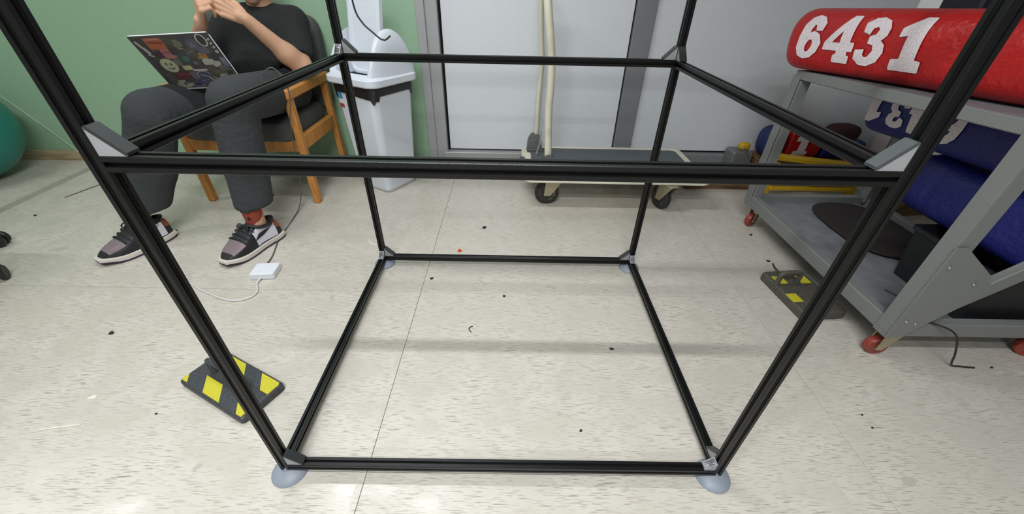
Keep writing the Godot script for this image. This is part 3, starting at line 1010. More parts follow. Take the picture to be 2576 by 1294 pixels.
	# sweatpants
	part(t, "sweatpants", field([
		[Vector3(-1.38, 0.55, -1.76), Vector3(-1.22, 0.55, -1.76), 0.122, 0.122],
		[hipR, knR + Vector3(0.01, 0, -0.04), 0.102, 0.092], [hipL + Vector3(-0.02, 0, 0), knL + Vector3(0, 0, -0.04), 0.108, 0.092],
		[knR, knR + Vector3(0.005, -0.01, 0.01), 0.086, 0.086], [knL, knL + Vector3(0, -0.02, 0.0), 0.085, 0.085],
		[knR, knR.lerp(anR, 0.5) + Vector3(0.0, 0, -0.03), 0.088, 0.092], [knR.lerp(anR, 0.5) + Vector3(0.0, 0, -0.03), anR + Vector3(-0.005, -0.02, -0.02), 0.092, 0.086],
		[knL, knL.lerp(anL, 0.5) + Vector3(-0.01, 0, -0.02), 0.086, 0.086], [knL.lerp(anL, 0.5) + Vector3(-0.01, 0, -0.02), anL + Vector3(0.0, -0.02, -0.01), 0.086, 0.076],
		# loose folds of cloth
		[knR + Vector3(0.06, -0.03, 0.04), knR.lerp(anR, 0.35) + Vector3(0.03, 0, 0.055), 0.020, 0.026], [knL + Vector3(-0.05, -0.08, 0.06), knL.lerp(anL, 0.5) + Vector3(0.03, 0, 0.05), 0.018, 0.022],
		[hipL + Vector3(-0.06, 0.07, 0.20), knL + Vector3(-0.02, 0.06, -0.10), 0.02, 0.02], [hipR + Vector3(0.06, 0.07, 0.2), knR + Vector3(0.03, 0.06, -0.1), 0.02, 0.02]], 0.0105, 0.02,
		[[anR + Vector3(0, 0.065, 0), Vector3(0, -1, 0), 0.30], [anL + Vector3(0, 0.092, 0), Vector3(0, -1, -0.1), 0.30]]), M.trousers, 180.0, "baggy dark grey sweatpants")
	for a in [anR, anL]:
		part(t, "sock", tube([a + Vector3(0, -0.04, 0.02), a + Vector3(0, 0.02, 0.004), a + Vector3(0.001, 0.06, -0.002), a + Vector3(0.002, 0.10, -0.006)], [0.030, 0.034, 0.040, 0.042], 20), M.sock, 60.0, "rust red sock")
	# small dark emblem on the sock in view
	var star := PackedVector2Array()
	for i in 10:
		var rr: float = [0.010, 0.003][i % 2] * (1.2 if i == 4 else 1.0)
		star.append(Vector2(rr * sin(TAU * i / 10.0), rr * cos(TAU * i / 10.0)))
	part(t, "sock_emblem", Transform3D(Basis(UP, 0.15), anL + Vector3(0.005, 0.055, 0.0400)) * prism(star, 0.002), M.shoe_black)
	shoe(t, Vector3(-1.655, 0, -1.125), Vector3(-1.775, 0, -0.868), 1.0, -0.06)
	shoe(t, Vector3(-1.135, 0, -1.135), Vector3(-1.232, 0, -0.880), -1.0, 0.0)

# point of the shoe's upper: t from heel to toe, a from the outer side over the top to the inner side
func upper(t: float, a: float, side: float, grow := 0.0) -> Vector3:
	var L := 0.285
	var ws := [0.034, 0.044, 0.047, 0.048, 0.051, 0.056, 0.060, 0.060, 0.055, 0.044, 0.020]
	var hs := [0.082, 0.098, 0.102, 0.110, 0.116, 0.102, 0.083, 0.068, 0.057, 0.045, 0.024]
	var f := clampf(t, 0.0, 1.0) * 10.0
	var i := mini(int(f), 9)
	var u := f - i
	u = u * u * (3.0 - 2.0 * u) * 0.4 + u * 0.6
	var w: float = lerpf(ws[i], ws[i + 1], u) + grow
	var h: float = lerpf(hs[i], hs[i + 1], u) + grow
	var c := cos(a)
	var s := maxf(sin(a), 0.0)
	var x := signf(c) * pow(absf(c), 0.46) * w
	var y := 0.024 + pow(s, 0.72) * (h - 0.014)
	if t < 0.45:
		x *= lerpf(1.0, 0.94, s)
	var bend := 0.010 * sin(PI * t) * side
	return Vector3(x + bend, y, t * L + grow * (1.0 if t > 0.98 else 0.0))

func patch(t0: float, t1: float, a0: float, a1: float, side: float, g: float, n := 8, m := 8) -> PackedVector3Array:
	var s := PackedVector3Array()
	for i in n:
		for j in m:
			var ta := lerpf(t0, t1, float(i) / n)
			var tb := lerpf(t0, t1, float(i + 1) / n)
			var aa := lerpf(a0, a1, float(j) / m)
			var ab := lerpf(a0, a1, float(j + 1) / m)
			quad(s, upper(ta, aa, side, g), upper(ta, ab, side, g), upper(tb, ab, side, g), upper(tb, aa, side, g))
	var mid := upper((t0 + t1) / 2, (a0 + a1) / 2, side, g) - Vector3(0, 0.02, (t0 + t1) / 2 * 0.285)
	var nn := (s[1] - s[0]).cross(s[2] - s[0])
	return flip(s) if nn.dot(mid) < 0.0 else s

func shoe(p: Node3D, heel: Vector3, toe: Vector3, side: float, pitch: float) -> void:
	var d := (toe - heel).normalized()
	var b := Basis(UP.cross(d).normalized(), UP, d)
	var xf := Transform3D(b, heel)
	var rings := []
	for i in 15:
		var t := i / 14.0
		var r := PackedVector3Array()
		for j in 17:
			r.append(upper(t, PI * j / 16.0, side))
		rings.append(r)
	var o := part(p, "sneaker", xf * loft(rings), M.shoe_black, 50.0, "black, mauve and white low sneaker")
	var outline := func(g: float, y: float, lift: float) -> PackedVector3Array:
		var r := PackedVector3Array()
		for k in 2:
			for i in 13:
				var t := i / 12.0 if k == 0 else 1.0 - i / 12.0
				var q := upper(t, 0.0 if k == 0 else PI, side, g)
				q.y = y + lift * smoothstep(0.75, 1.0, t) * 0.014 + lift * smoothstep(0.12, 0.0, t) * 0.004
				q.z = -0.006 - g + t * (0.285 + 0.010 + 2 * g)
				r.append(q)
		return r
	part(o, "outsole", xf * loft([outline.call(0.0, 0.0, 1.0), outline.call(0.003, 0.002, 1.0), outline.call(0.003, 0.009, 1.0)]), M.shoe_purple, 40.0)
	part(o, "midsole", xf * loft([outline.call(0.003, 0.009, 1.0), outline.call(0.0045, 0.012, 0.9), outline.call(0.004, 0.027, 0.6), outline.call(0.0, 0.031, 0.5)]), M.shoe_sole, 40.0)
	part(o, "toe_box", xf * patch(0.68, 0.90, PI * 0.24, PI * 0.76, side, 0.0012), M.shoe_mauve, 60.0)
	for q in [[0.10, 0.50, 0.02, 0.30], [0.10, 0.50, 0.70, 0.98]]:
		part(o, "side_panel", xf * patch(q[0], q[1], PI * q[2], PI * q[3], side, 0.0012), M.shoe_white, 60.0)
		# curved tick mark on the side panel
		var s := PackedVector3Array()
		var out: float = 1.0 if q[2] < 0.5 else -1.0
		for i in 10:
			var f0 := i / 10.0
			var f1 := (i + 1) / 10.0
			var lo := func(f: float) -> float: return 0.10 + 0.16 * pow(absf(f - 0.72) / 0.72, 2.0)
			var hi := func(f: float) -> float: return 0.10 + 0.16 * pow(absf(f - 0.72) / 0.72, 2.0) + 0.075 * sin(PI * clampf(f, 0, 1)) * (0.35 + f)
			var at := func(f: float, v: float) -> Vector3: return upper(lerpf(0.14, 0.52, f), PI * (v if out > 0.0 else 1.0 - v), side, 0.0040)
			quad(s, at.call(f0, lo.call(f0)), at.call(f1, lo.call(f1)), at.call(f1, hi.call(f1)), at.call(f0, hi.call(f0)))
		part(o, "tick_mark", xf * (s if out < 0.0 else flip(s)), M.shoe_black, 60.0)
	part(o, "heel_tab", xf * patch(0.0, 0.09, PI * 0.15, PI * 0.85, side, 0.0014), M.shoe_rust, 60.0)
	part(o, "collar", xf * tube(spline([Vector3(0.041, 0.104, 0.05), Vector3(0.037, 0.112, 0.10), Vector3(0, 0.126, 0.128), Vector3(-0.037, 0.112, 0.10), Vector3(-0.041, 0.104, 0.05), Vector3(0, 0.110, 0.006), Vector3(0.041, 0.104, 0.05)], 0.012), 0.008, 8), M.shoe_black, 60.0)
	for i in 4:
		var t := 0.47 + i * 0.065
		var l := []
		for k in 7:
			l.append(upper(t + 0.012 * sin(k * 1.0), PI * lerpf(0.28, 0.72, k / 6.0), side, 0.004))
		part(o, "lace", xf * tube(l, 0.0032, 6), M.shoe_black, 60.0)
	for s in [-1, 1]:
		var c := upper(0.46, PI / 2, side, 0.006)
		part(o, "lace_loop", xf * tube(spline([c, c + Vector3(s * 0.022, 0.010, 0.006), c + Vector3(s * 0.034, -0.004, 0.016), c + Vector3(s * 0.020, -0.006, 0.014), c], 0.008), 0.003, 6), M.shoe_black, 60.0)

# ---------------------------------------------------------------- laptop with stickers
func laptop() -> void:
	var t := thing("laptop", "open laptop on the seated person's lap, its grey lid covered with stickers", "laptop", Vector3(-1.313, 0.652, -1.306))
	t.transform = Transform3D(Basis(UP, 0.0138) * Basis(Vector3.RIGHT, 0.4331) * Basis(Vector3.BACK, 0.0725), Vector3(-1.313, 0.655, -1.306))
	var W := 0.325
	var H := 0.227
	var slab := func(w: float, h: float, d: float, r: float) -> PackedVector3Array:
		return prism(rrect(w / 2, h / 2, r, 5), d)
	var lid := part(t, "lid", mv(slab.call(W, H, 0.005, 0.009), Vector3(0, H / 2, -0.003)), M.lid, 30.0)
	part(lid, "lid_edge", mv(join([box(Vector3(W - 0.012, 0.003, 0.0052), 0.0008, Vector3(0, H - 0.0005, -0.0031)), box(Vector3(0.002, H - 0.02, 0.0052), 0.0006, Vector3(W / 2 - 0.0002, H / 2, -0.0031)), box(Vector3(0.002, H - 0.02, 0.0052), 0.0006, Vector3(-W / 2 + 0.0002, H / 2, -0.0031))]), Vector3.ZERO), M.white, 20.0, "bright bare metal edge")
	part(t, "screen", mv(slab.call(W - 0.012, H - 0.014, 0.001, 0.005), Vector3(0, H / 2, -0.0060)), M.black_plastic, 30.0)
	# the base lies level on the lap
	var back := t.transform.basis.inverse()
	var bb := Transform3D(back * Basis(UP, 0.0138) * Basis(Vector3.BACK, 0.06), Vector3(0, 0, -0.004))
	var base := part(t, "base", bb * mv(slab.call(W, 0.225, 0.013, 0.009), Vector3(0, -0.004, -0.116), Vector3(PI / 2, 0, 0)), M.alu, 30.0)
	part(base, "keyboard", bb * box(Vector3(0.27, 0.001, 0.10), 0.0003, Vector3(0, 0.0028, -0.085)), M.black_plastic)
	part(base, "touchpad", bb * box(Vector3(0.13, 0.0008, 0.08), 0.0003, Vector3(0, 0.0028, -0.18)), M.frame)
	part(t, "hinge", tube([Vector3(-0.13, 0.0, -0.006), Vector3(0.13, 0.0, -0.006)], 0.0055, 10), M.lid)
	# stickers: each a list of layers [outline, colour]; u from the left, v from the top of the lid
	var R := func(w: float, h: float, r := 0.006) -> PackedVector2Array: return rrect(w / 2, h / 2, minf(r, minf(w, h) * 0.45), 3)
	var at := func(p: PackedVector2Array, x: float, y: float, rot := 0.0) -> PackedVector2Array:
		var o := PackedVector2Array()
		for q in p:
			o.append(q.rotated(rot) + Vector2(x, y))
		return o
	var ink := Color(0.05, 0.05, 0.05)
	var cream := Color(0.50, 0.50, 0.36)
	var pale := Color(0.50, 0.49, 0.45)
	var list := [
		[0.085, 0.22, [[at.call(R.call(0.046, 0.078), 0, 0, 0.1), ink], [at.call(R.call(0.010, 0.030, 0.003), -0.008, 0.016, 0.35), pale], [at.call(R.call(0.012, 0.030, 0.003), 0.004, -0.010, 0.3), pale], [at.call(R.call(0.022, 0.005, 0.002), 0.006, -0.030, -0.4), pale]]],
		[0.275, 0.145, [[R.call(0.072, 0.046), Color(0.42, 0.115, 0.05)], [at.call(R.call(0.058, 0.007, 0.003), 0, 0.004, -0.1), Color(0.20, 0.05, 0.03)], [at.call(R.call(0.05, 0.006, 0.002), 0.002, 0.017, 0.05), Color(0.46, 0.22, 0.20)]]],
		[0.335, 0.335, [[R.call(0.048, 0.040), Color(0.40, 0.16, 0.16)], [at.call(R.call(0.036, 0.009, 0.003), 0, 0.007), Color(0.30, 0.10, 0.11)]]],
		[0.215, 0.345, [[R.call(0.030, 0.030), Color(0.07, 0.03, 0.045)]]],
		[0.545, 0.175, [[oval(0.030, 0.026), Color(0.07, 0.07, 0.05)], [oval(0.021, 0.017, Vector2(-0.004, 0.003)), Color(0.18, 0.18, 0.12)], [at.call(R.call(0.034, 0.004, 0.002), 0.004, -0.019, -0.15), Color(0.30, 0.30, 0.22)]]],
		[0.715, 0.195, [[R.call(0.050, 0.044), Color(0.105, 0.105, 0.15)], [at.call(PackedVector2Array([Vector2(-0.014, -0.010), Vector2(0.014, -0.010), Vector2(0, 0.014)]), 0, 0), Color(0.17, 0.17, 0.22)]]],
		[0.865, 0.125, [[oval(0.021, 0.026), pale], [oval(0.015, 0.021), Color(0.035, 0.045, 0.03)]]],
		[0.955, 0.23, [[R.call(0.018, 0.074), Color(0.06, 0.06, 0.06)], [at.call(R.call(0.013, 0.007, 0.002), 0, 0.026, 0.6), pale], [at.call(R.call(0.013, 0.007, 0.002), 0, 0.010, 0.6), pale], [at.call(R.call(0.013, 0.007, 0.002), 0, -0.006, 0.6), pale], [at.call(R.call(0.013, 0.012, 0.002), 0, -0.024, 0.6), pale]]],
		[0.725, 0.40, [[R.call(0.043, 0.026), Color(0.40, 0.22, 0.06)], [at.call(R.call(0.03, 0.004, 0.001), 0, 0.003), Color(0.25, 0.12, 0.04)]]],
		[0.79, 0.545, [[oval(0.036, 0.018), pale], [oval(0.022, 0.014, Vector2(-0.014, 0.008)), pale], [oval(0.004, 0.003, Vector2(0.008, 0.002)), Color(0.28, 0.28, 0.26)]]],
		[0.49, 0.425, [[R.call(0.046, 0.040), Color(0.055, 0.09, 0.08)], [oval(0.014, 0.010, Vector2(0.004, -0.002)), Color(0.09, 0.17, 0.14)], [at.call(R.call(0.024, 0.005, 0.002), 0, -0.014), Color(0.05, 0.15, 0.14)]]],
		[0.225, 0.555, [[oval(0.036, 0.034), ink], [oval(0.033, 0.031, Vector2(-0.001, 0.001)), Color(0.46, 0.46, 0.30)], [oval(0.004, 0.006, Vector2(-0.010, 0.008), 10), ink], [oval(0.004, 0.006, Vector2(0.009, 0.006), 10), ink], [at.call(R.call(0.012, 0.004, 0.0015), 0.001, -0.014, 0.0), ink], [at.call(R.call(0.009, 0.004, 0.0015), -0.0085, -0.0105, -0.75), ink], [at.call(R.call(0.009, 0.004, 0.0015), 0.0105, -0.0105, 0.75), ink]]],
		[0.43, 0.61, [[R.call(0.040, 0.020), Color(0.46, 0.42, 0.20)], [at.call(R.call(0.026, 0.006, 0.002), 0.004, -0.002, -0.2), Color(0.50, 0.49, 0.42)]]],
		[0.60, 0.55, [[R.call(0.050, 0.040), Color(0.075, 0.065, 0.065)], [oval(0.010, 0.007, Vector2(-0.006, 0.006)), Color(0.18, 0.17, 0.19)]]],
		[0.575, 0.665, [[R.call(0.066, 0.008, 0.003), pale]]],
		[0.325, 0.755, [[R.call(0.084, 0.034), Color(0.11, 0.035, 0.04)], [at.call(R.call(0.06, 0.007, 0.002), 0, 0.005), Color(0.19, 0.06, 0.06)]]],
		[0.57, 0.775, [[oval(0.030, 0.022), Color(0.34, 0.32, 0.37)], [oval(0.026, 0.018), Color(0.055, 0.055, 0.10)], [at.call(R.call(0.034, 0.005, 0.002), 0, 0, -0.35), Color(0.30, 0.29, 0.34)]]],
		[0.215, 0.925, [[oval(0.036, 0.018), Color(0.34, 0.31, 0.25)], [oval(0.007, 0.006, Vector2(0.005, 0.001)), ink]]],
		[0.395, 0.945, [[oval(0.026, 0.012), Color(0.24, 0.22, 0.26)], [oval(0.019, 0.009), Color(0.04, 0.035, 0.08)]]],
		[0.49, 0.885, [[oval(0.024, 0.017), Color(0.06, 0.055, 0.12)], [oval(0.008, 0.005, Vector2(0.004, 0.002)), Color(0.13, 0.12, 0.19)]]],
		[0.66, 0.87, [[R.call(0.052, 0.050), Color(0.09, 0.07, 0.05)], [at.call(R.call(0.008, 0.036, 0.003), -0.006, 0.0, 0.5), Color(0.38, 0.33, 0.28)], [at.call(R.call(0.006, 0.028, 0.002), 0.012, 0.004, 0.5), Color(0.24, 0.20, 0.15)]]],
		[0.845, 0.855, [[oval(0.028, 0.030), Color(0.40, 0.37, 0.32)], [oval(0.018, 0.020, Vector2(0.002, -0.004)), Color(0.30, 0.28, 0.25)], [at.call(R.call(0.03, 0.006, 0.002), 0.0, -0.022, 0.1), pale]]],
		[0.93, 0.75, [[oval(0.020, 0.034), Color(0.14, 0.155, 0.12)], [oval(0.012, 0.022, Vector2(0, 0.004)), Color(0.075, 0.08, 0.06)]]],
		[0.80, 0.715, [[R.call(0.050, 0.018), Color(0.14, 0.125, 0.075)]]],
		[0.885, 0.42, [[R.call(0.034, 0.040), Color(0.06, 0.045, 0.05)]]],
		[0.955, 0.53, [[R.call(0.022, 0.044), Color(0.22, 0.22, 0.30)], [at.call(R.call(0.012, 0.005, 0.001), 0, 0.008), Color(0.33, 0.33, 0.40)]]],
		[0.94, 0.90, [[R.call(0.026, 0.034), Color(0.075, 0.095, 0.09)]]],
		[0.105, 0.80, [[R.call(0.03, 0.05), Color(0.10, 0.09, 0.09)]]],
		[0.42, 0.285, [[R.call(0.030, 0.034), Color(0.055, 0.05, 0.05)]]],
		[0.625, 0.335, [[R.call(0.046, 0.036), Color(0.095, 0.09, 0.08)], [at.call(R.call(0.03, 0.006, 0.002), 0, 0.004, 0.3), Color(0.17, 0.16, 0.15)]]],
		[0.45, 0.11, [[R.call(0.034, 0.032), Color(0.08, 0.085, 0.065)]]],
		[0.625, 0.085, [[R.call(0.036, 0.022), Color(0.065, 0.06, 0.085)]]],
		[0.80, 0.30, [[R.call(0.046, 0.030), Color(0.13, 0.12, 0.155)]]],
		[0.36, 0.50, [[R.call(0.030, 0.028), Color(0.16, 0.155, 0.12)]]],
		[0.06, 0.52, [[R.call(0.028, 0.054), Color(0.055, 0.05, 0.055)]]],
		[0.44, 0.76, [[R.call(0.026, 0.034), Color(0.13, 0.125, 0.16)]]],
		[0.73, 0.63, [[R.call(0.044, 0.026), Color(0.10, 0.085, 0.06)]]],
		[0.75, 0.93, [[R.call(0.034, 0.024), Color(0.12, 0.10, 0.08)]]],
		[0.90, 0.645, [[R.call(0.044, 0.022), Color(0.15, 0.15, 0.16)]]],
		[0.60, 0.955, [[R.call(0.040, 0.016), Color(0.16, 0.15, 0.175)]]],
		[0.32, 0.865, [[R.call(0.044, 0.020), Color(0.07, 0.06, 0.065)]]],
	]
	for k in list.size():
		var q: Array = list[k]
		var soup := PackedVector3Array()
		var cols := PackedColorArray()
		for i in q[2].size():
			var pz := mv(prism(q[2][i][0], 0.0003 + 0.0001 * i), Vector3((q[0] - 0.5) * W, (1.0 - q[1]) * H, -0.0003 + 0.00005 * i + k * 0.00001))
			soup.append_array(pz)
			for n in pz.size():
				cols.append(q[2][i][1])
		var o := MeshInstance3D.new()
		o.name = "sticker"
		o.mesh = mk(soup, 20.0, 0.0, cols)
		(o.mesh as ArrayMesh).surface_set_material(0, M.print)
		lid.add_child(o, true)

func charger() -> void:
	var t := thing("laptop_charger", "white power adapter on the floor with grey lead to the laptop and white mains cable", "charger")
	part(t, "power_brick", mv(soft(Vector3(0.098, 0.030, 0.084), 0.18, Vector3.ZERO, Vector3.ZERO, 40, 16), Vector3(-1.036, 0.0152, -0.826), Vector3(0, 0.1, 0)), M.white, 50.0)
	part(t, "grey_lead", tube(spline([Vector3(-1.065, 0.010, -0.865), Vector3(-1.075, 0.004, -0.95), Vector3(-1.115, 0.004, -1.10), Vector3(-1.135, 0.004, -1.27), Vector3(-1.142, 0.03, -1.40), Vector3(-1.133, 0.13, -1.455), Vector3(-1.115, 0.28, -1.458), Vector3(-1.085, 0.45, -1.445), Vector3(-1.045, 0.57, -1.435), Vector3(-1.04, 0.66, -1.43), Vector3(-1.08, 0.715, -1.42), Vector3(-1.148, 0.668, -1.41)], 0.015), 0.0028, 8), M.grey_cable, 60.0, "thin grey lead")
	part(t, "white_cable", tube(spline([Vector3(-1.035, 0.012, -0.785), Vector3(-1.04, 0.0045, -0.755), Vector3(-1.010, 0.0045, -0.70), Vector3(-1.028, 0.0045, -0.66), Vector3(-1.09, 0.0045, -0.648), Vector3(-1.194, 0.0045, -0.686), Vector3(-1.304, 0.0045, -0.745), Vector3(-1.46, 0.0045, -0.85), Vector3(-1.60, 0.0045, -1.00), Vector3(-1.66, 0.0045, -1.09), Vector3(-1.72, 0.0045, -1.19), Vector3(-1.86, 0.0045, -1.32), Vector3(-2.0, 0.0045, -1.42)], 0.015), 0.004, 8), M.white_cable, 60.0, "white mains cable")

# ---------------------------------------------------------------- grey cart
func cart() -> void:
	var t := thing("steel_cart", "grey painted steel cart with two shelves, riveted corner gussets and red castors", "cart")
	var x0 := 1.25
	var x1 := 1.88
	var z0 := -1.36
	var z1 := -0.40
	var xm := (x0 + x1) / 2
	var zm := (z0 + z1) / 2
	part(t, "lower_shelf", box(Vector3(x1 - x0 - 0.01, 0.006, z1 - z0 - 0.01), 0.001, Vector3(xm, 0.132, zm)), M.tray)
	var lx := x1 - x0
	var lz := z1 - z0
	for k in 2:
		# the upper shelf is a little out of level: its near end stands higher
		var xf := Transform3D(Basis(Vector3.RIGHT, [0.0, -0.047][k]), Vector3(xm, [0.145, 0.765][k], zm))
		var h: float = [0.056, 0.036][k]
		var nm: String = ["lower_rim", "upper_rim"][k]
		for sd in [-1, 1]:
			part(t, nm, xf * box(Vector3(0.034, h, lz), 0.003, Vector3(sd * (lx / 2 - 0.017), 0, 0)), M.cart)
			part(t, nm, xf * box(Vector3(lx - 0.068, h, 0.034), 0.003, Vector3(0, 0, sd * (lz / 2 - 0.017))), M.cart)
		if k == 1:
			part(t, "upper_shelf", xf * box(Vector3(lx - 0.02, 0.006, lz - 0.02), 0.001, Vector3(0, 0.0155, 0)), M.tray)
	for p in [[x0, z0, 1, 1], [x1, z0, -1, 1], [x0, z1, 1, -1], [x1, z1, -1, -1]]:
		var a := Vector3(p[0], 0, p[1])
		# angle-section leg
		var lh: float = 0.645 if p[1] > -1.0 else 0.605
		var ly := 0.1345 + lh / 2
		var leg := part(t, "leg", join([
			box(Vector3(0.048, lh, 0.005), 0.001, a + Vector3(p[2] * 0.024, ly, p[3] * 0.0025 - p[3] * 0.005)),
			box(Vector3(0.005, lh, 0.048), 0.001, a + Vector3(p[2] * 0.0025 - p[2] * 0.005, ly, p[3] * 0.024 - p[3] * 0.005)),
			box(Vector3(0.046, lh - 0.03, 0.046), 0.002, a + Vector3(p[2] * 0.026, ly, p[3] * 0.026))]), M.cart)
		part(leg, "leg_end", box(Vector3(0.052, 0.02, 0.052), 0.002, a + Vector3(p[2] * 0.022, 0.125, p[3] * 0.022)), M.cart)
		var f: float = 1.5 if p[0] < 1.5 else 1.1
		caster(t, a + Vector3(p[2] * 0.045, 0, p[3] * 0.04), f + (0.5 if p[1] < -1.0 else 0.0), 0.036, 0.026, M.red_wheel, M.zinc, 0.116)
	# diagonal brace of the near end and its gusset plate
	for z in [z1 + 0.004]:
		for s in [1]:
			var e := -0.004 if z > -1.0 else 0.004
			part(t, "brace", bar(Vector3(x0 + 0.01, 0.155, z + e * 2), Vector3(x1 - 0.03, 0.72, z + e * 2), 0.052, 0.026, 0.003), M.cart)
			var g := PackedVector2Array([Vector2(x0 - 0.012, 0.125), Vector2(x0 - 0.012, 0.475), Vector2(x0 + 0.02, 0.475), Vector2(x0 + 0.145, 0.385), Vector2(x0 + 0.190, 0.325), Vector2(x0 + 0.03, 0.125)])
			var gp := part(t, "gusset_plate", mv(prism(g, 0.005), Vector3(0, 0, z + signf(-e) * 0.008)), M.cart, 20.0)
			for q in [Vector2(0.008, 0.41), Vector2(0.118, 0.352), Vector2(0.010, 0.20), Vector2(0.045, 0.19)]:
				part(gp, "rivet", mv(soft(Vector3(0.011, 0.011, 0.008), 0.9, Vector3.ZERO, Vector3.ZERO, 10, 6), Vector3(x0 + q.x, q.y, z + signf(-e) * 0.012)), M.steel, 60.0)

# ---------------------------------------------------------------- padded bumpers
func numeral(ch: String) -> Array:
	var P := []
	var hole := PackedVector2Array()
	match ch:
		"1": P = [0.10, 0, 0.80, 0, 0.80, 0.18, 0.64, 0.20, 0.64, 1.0, 0.44, 1.0, 0.08, 0.80, 0.08, 0.66, 0.30, 0.70, 0.30, 0.20, 0.10, 0.18]
		"4":
			P = [0.38, 0, 0.86, 0, 0.86, 0.13, 0.76, 0.15, 0.76, 0.27, 0.90, 0.27, 0.90, 0.43, 0.76, 0.43, 0.76, 1.0, 0.54, 1.0, -0.02, 0.42, -0.02, 0.27, 0.46, 0.27, 0.46, 0.15, 0.38, 0.13]
			hole = PackedVector2Array([Vector2(0.22, 0.43), Vector2(0.47, 0.43), Vector2(0.47, 0.70)])
		"3": P = [0.02, 0.88, 0.04, 0.70, 0.22, 0.64, 0.28, 0.78, 0.40, 0.82, 0.46, 0.76, 0.42, 0.66, 0.26, 0.61, 0.26, 0.47, 0.44, 0.44, 0.50, 0.32, 0.44, 0.19, 0.34, 0.17, 0.25, 0.22, 0.23, 0.33, 0.0, 0.31, 0.02, 0.12, 0.16, 0.02, 0.30, 0.0, 0.50, 0.0, 0.72, 0.10, 0.80, 0.30, 0.74, 0.46, 0.60, 0.54, 0.72, 0.64, 0.74, 0.80, 0.64, 0.94, 0.42, 1.0, 0.18, 0.98]
		_:
			P = [0.38, 1.0, 0.60, 0.96, 0.74, 0.84, 0.70, 0.69, 0.50, 0.69, 0.47, 0.80, 0.38, 0.82, 0.30, 0.70, 0.29, 0.58, 0.46, 0.63, 0.66, 0.56, 0.80, 0.38, 0.76, 0.18, 0.60, 0.04, 0.38, 0.0, 0.16, 0.06, 0.03, 0.24, 0.01, 0.5, 0.06, 0.78, 0.20, 0.94]
			hole = oval(0.11, 0.15, Vector2(0.42, 0.30), 14)
	var poly := PackedVector2Array()
	for i in range(0, P.size(), 2):
		poly.append(Vector2(P[i], P[i + 1]))
	poly = Geometry2D.offset_polygon(poly, 0.006 if ch == "3" else 0.024, Geometry2D.JOIN_ROUND)[0]
	if hole.size() > 0:
		hole = Geometry2D.offset_polygon(hole, -0.002, Geometry2D.JOIN_ROUND)[0]
	return [poly, hole]

# section of a padded bumper at length l and height y: half-depth with its creases
func depth_at(y: float, l: float, hx: float, hy: float, sd: float) -> float:
	var e: float = pow(maxf(0.0, 1.0 - pow(absf(y / hy), 3.2)), 1.0 / 3.2)
	var w := 1.0 + 0.035 * sin(l * 23.0 + sd) * sin(y * 31.0 + sd * 2.0) + 0.03 * sin(l * 9.0 + y * 14.0 + sd)
	w -= 0.06 * exp(-pow((l + 0.135) / 0.014, 2.0)) + 0.05 * exp(-pow((l - 0.24) / 0.02, 2.0))
	return hx * e * w

# a bumper runs along local z from -len/2 (its far end) to len/2; the numerals stand on its -x face
func bumper(n: String, label: String, m: Material, at: Vector3, e: Vector3, ln: float, hx: float, hy: float, text: String, z0: float, th: float, tw: float, y0: float, sd: float, turned := false) -> void:
	var t := thing(n, label, "bumper", at)
	t.basis = Basis.from_euler(e)
	var rings := []
	var N := 84
	var K := 40
	for i in N + 1:
		var l := -ln / 2 + ln * i / N
		var end := mini(i, N - i)
		var sc: float = [0.05, 0.72, 0.86, 0.93, 0.97, 0.99, 1.0][mini(end, 6)]
		if end == 0:
			l = -ln / 2 if i == 0 else ln / 2
		var r := PackedVector3Array()
		for k in K:
			var a := TAU * k / K
			var y := signf(sin(a)) * pow(absf(sin(a)), 0.75) * hy
			var x := signf(cos(a)) * depth_at(y, l, hx, hy, sd)
			r.append(Vector3(x * sc, y * sc, l))
		rings.append(r)
	part(t, "cover", loft(rings), m, 50.0)
	for c in text.length():
		var g: Array = numeral(text[c])
		var soup := PackedVector3Array()
		var strips := 22
		for i in strips:
			var band := PackedVector2Array([Vector2(-1, -0.05 + 1.1 * i / strips), Vector2(2, -0.05 + 1.1 * i / strips), Vector2(2, -0.05 + 1.1 * (i + 1) / strips), Vector2(-1, -0.05 + 1.1 * (i + 1) / strips)])
			for q in Geometry2D.intersect_polygons(g[0], band):
				var bits := [q]
				if g[1].size() > 0:
					bits = Geometry2D.clip_polygons(q, g[1])
				for b in bits:
					if Geometry2D.is_polygon_clockwise(b) and g[1].size() > 0 and bits.size() > 1 and absf((b[0].y + 0.05) / 1.1 * strips - i) > 1.5:
						continue
					var tri := Geometry2D.triangulate_polygon(b)
					for k in range(0, tri.size(), 3):
						var v := []
						for j in 3:
							var u: Vector2 = b[tri[k + j]]
							var l := z0 + (c + u.x) * tw
							var y := y0 + (u.y - 0.5) * th
							if turned:
								l = z0 + text.length() * tw - (c + u.x) * tw
								y = y0 - (u.y - 0.5) * th
							v.append(Vector3(-depth_at(y, l, hx, hy, sd) - 0.0036, y, l))
						var nn: Vector3 = (v[1] - v[0]).cross(v[2] - v[0])
						if nn.x > 0.0:
							var w = v[1]
							v[1] = v[2]
							v[2] = w
						soup.append(v[0]); soup.append(v[1]); soup.append(v[2])
		part(t, "numeral", soup, M.numeral, 60.0, "white numeral " + text[c])

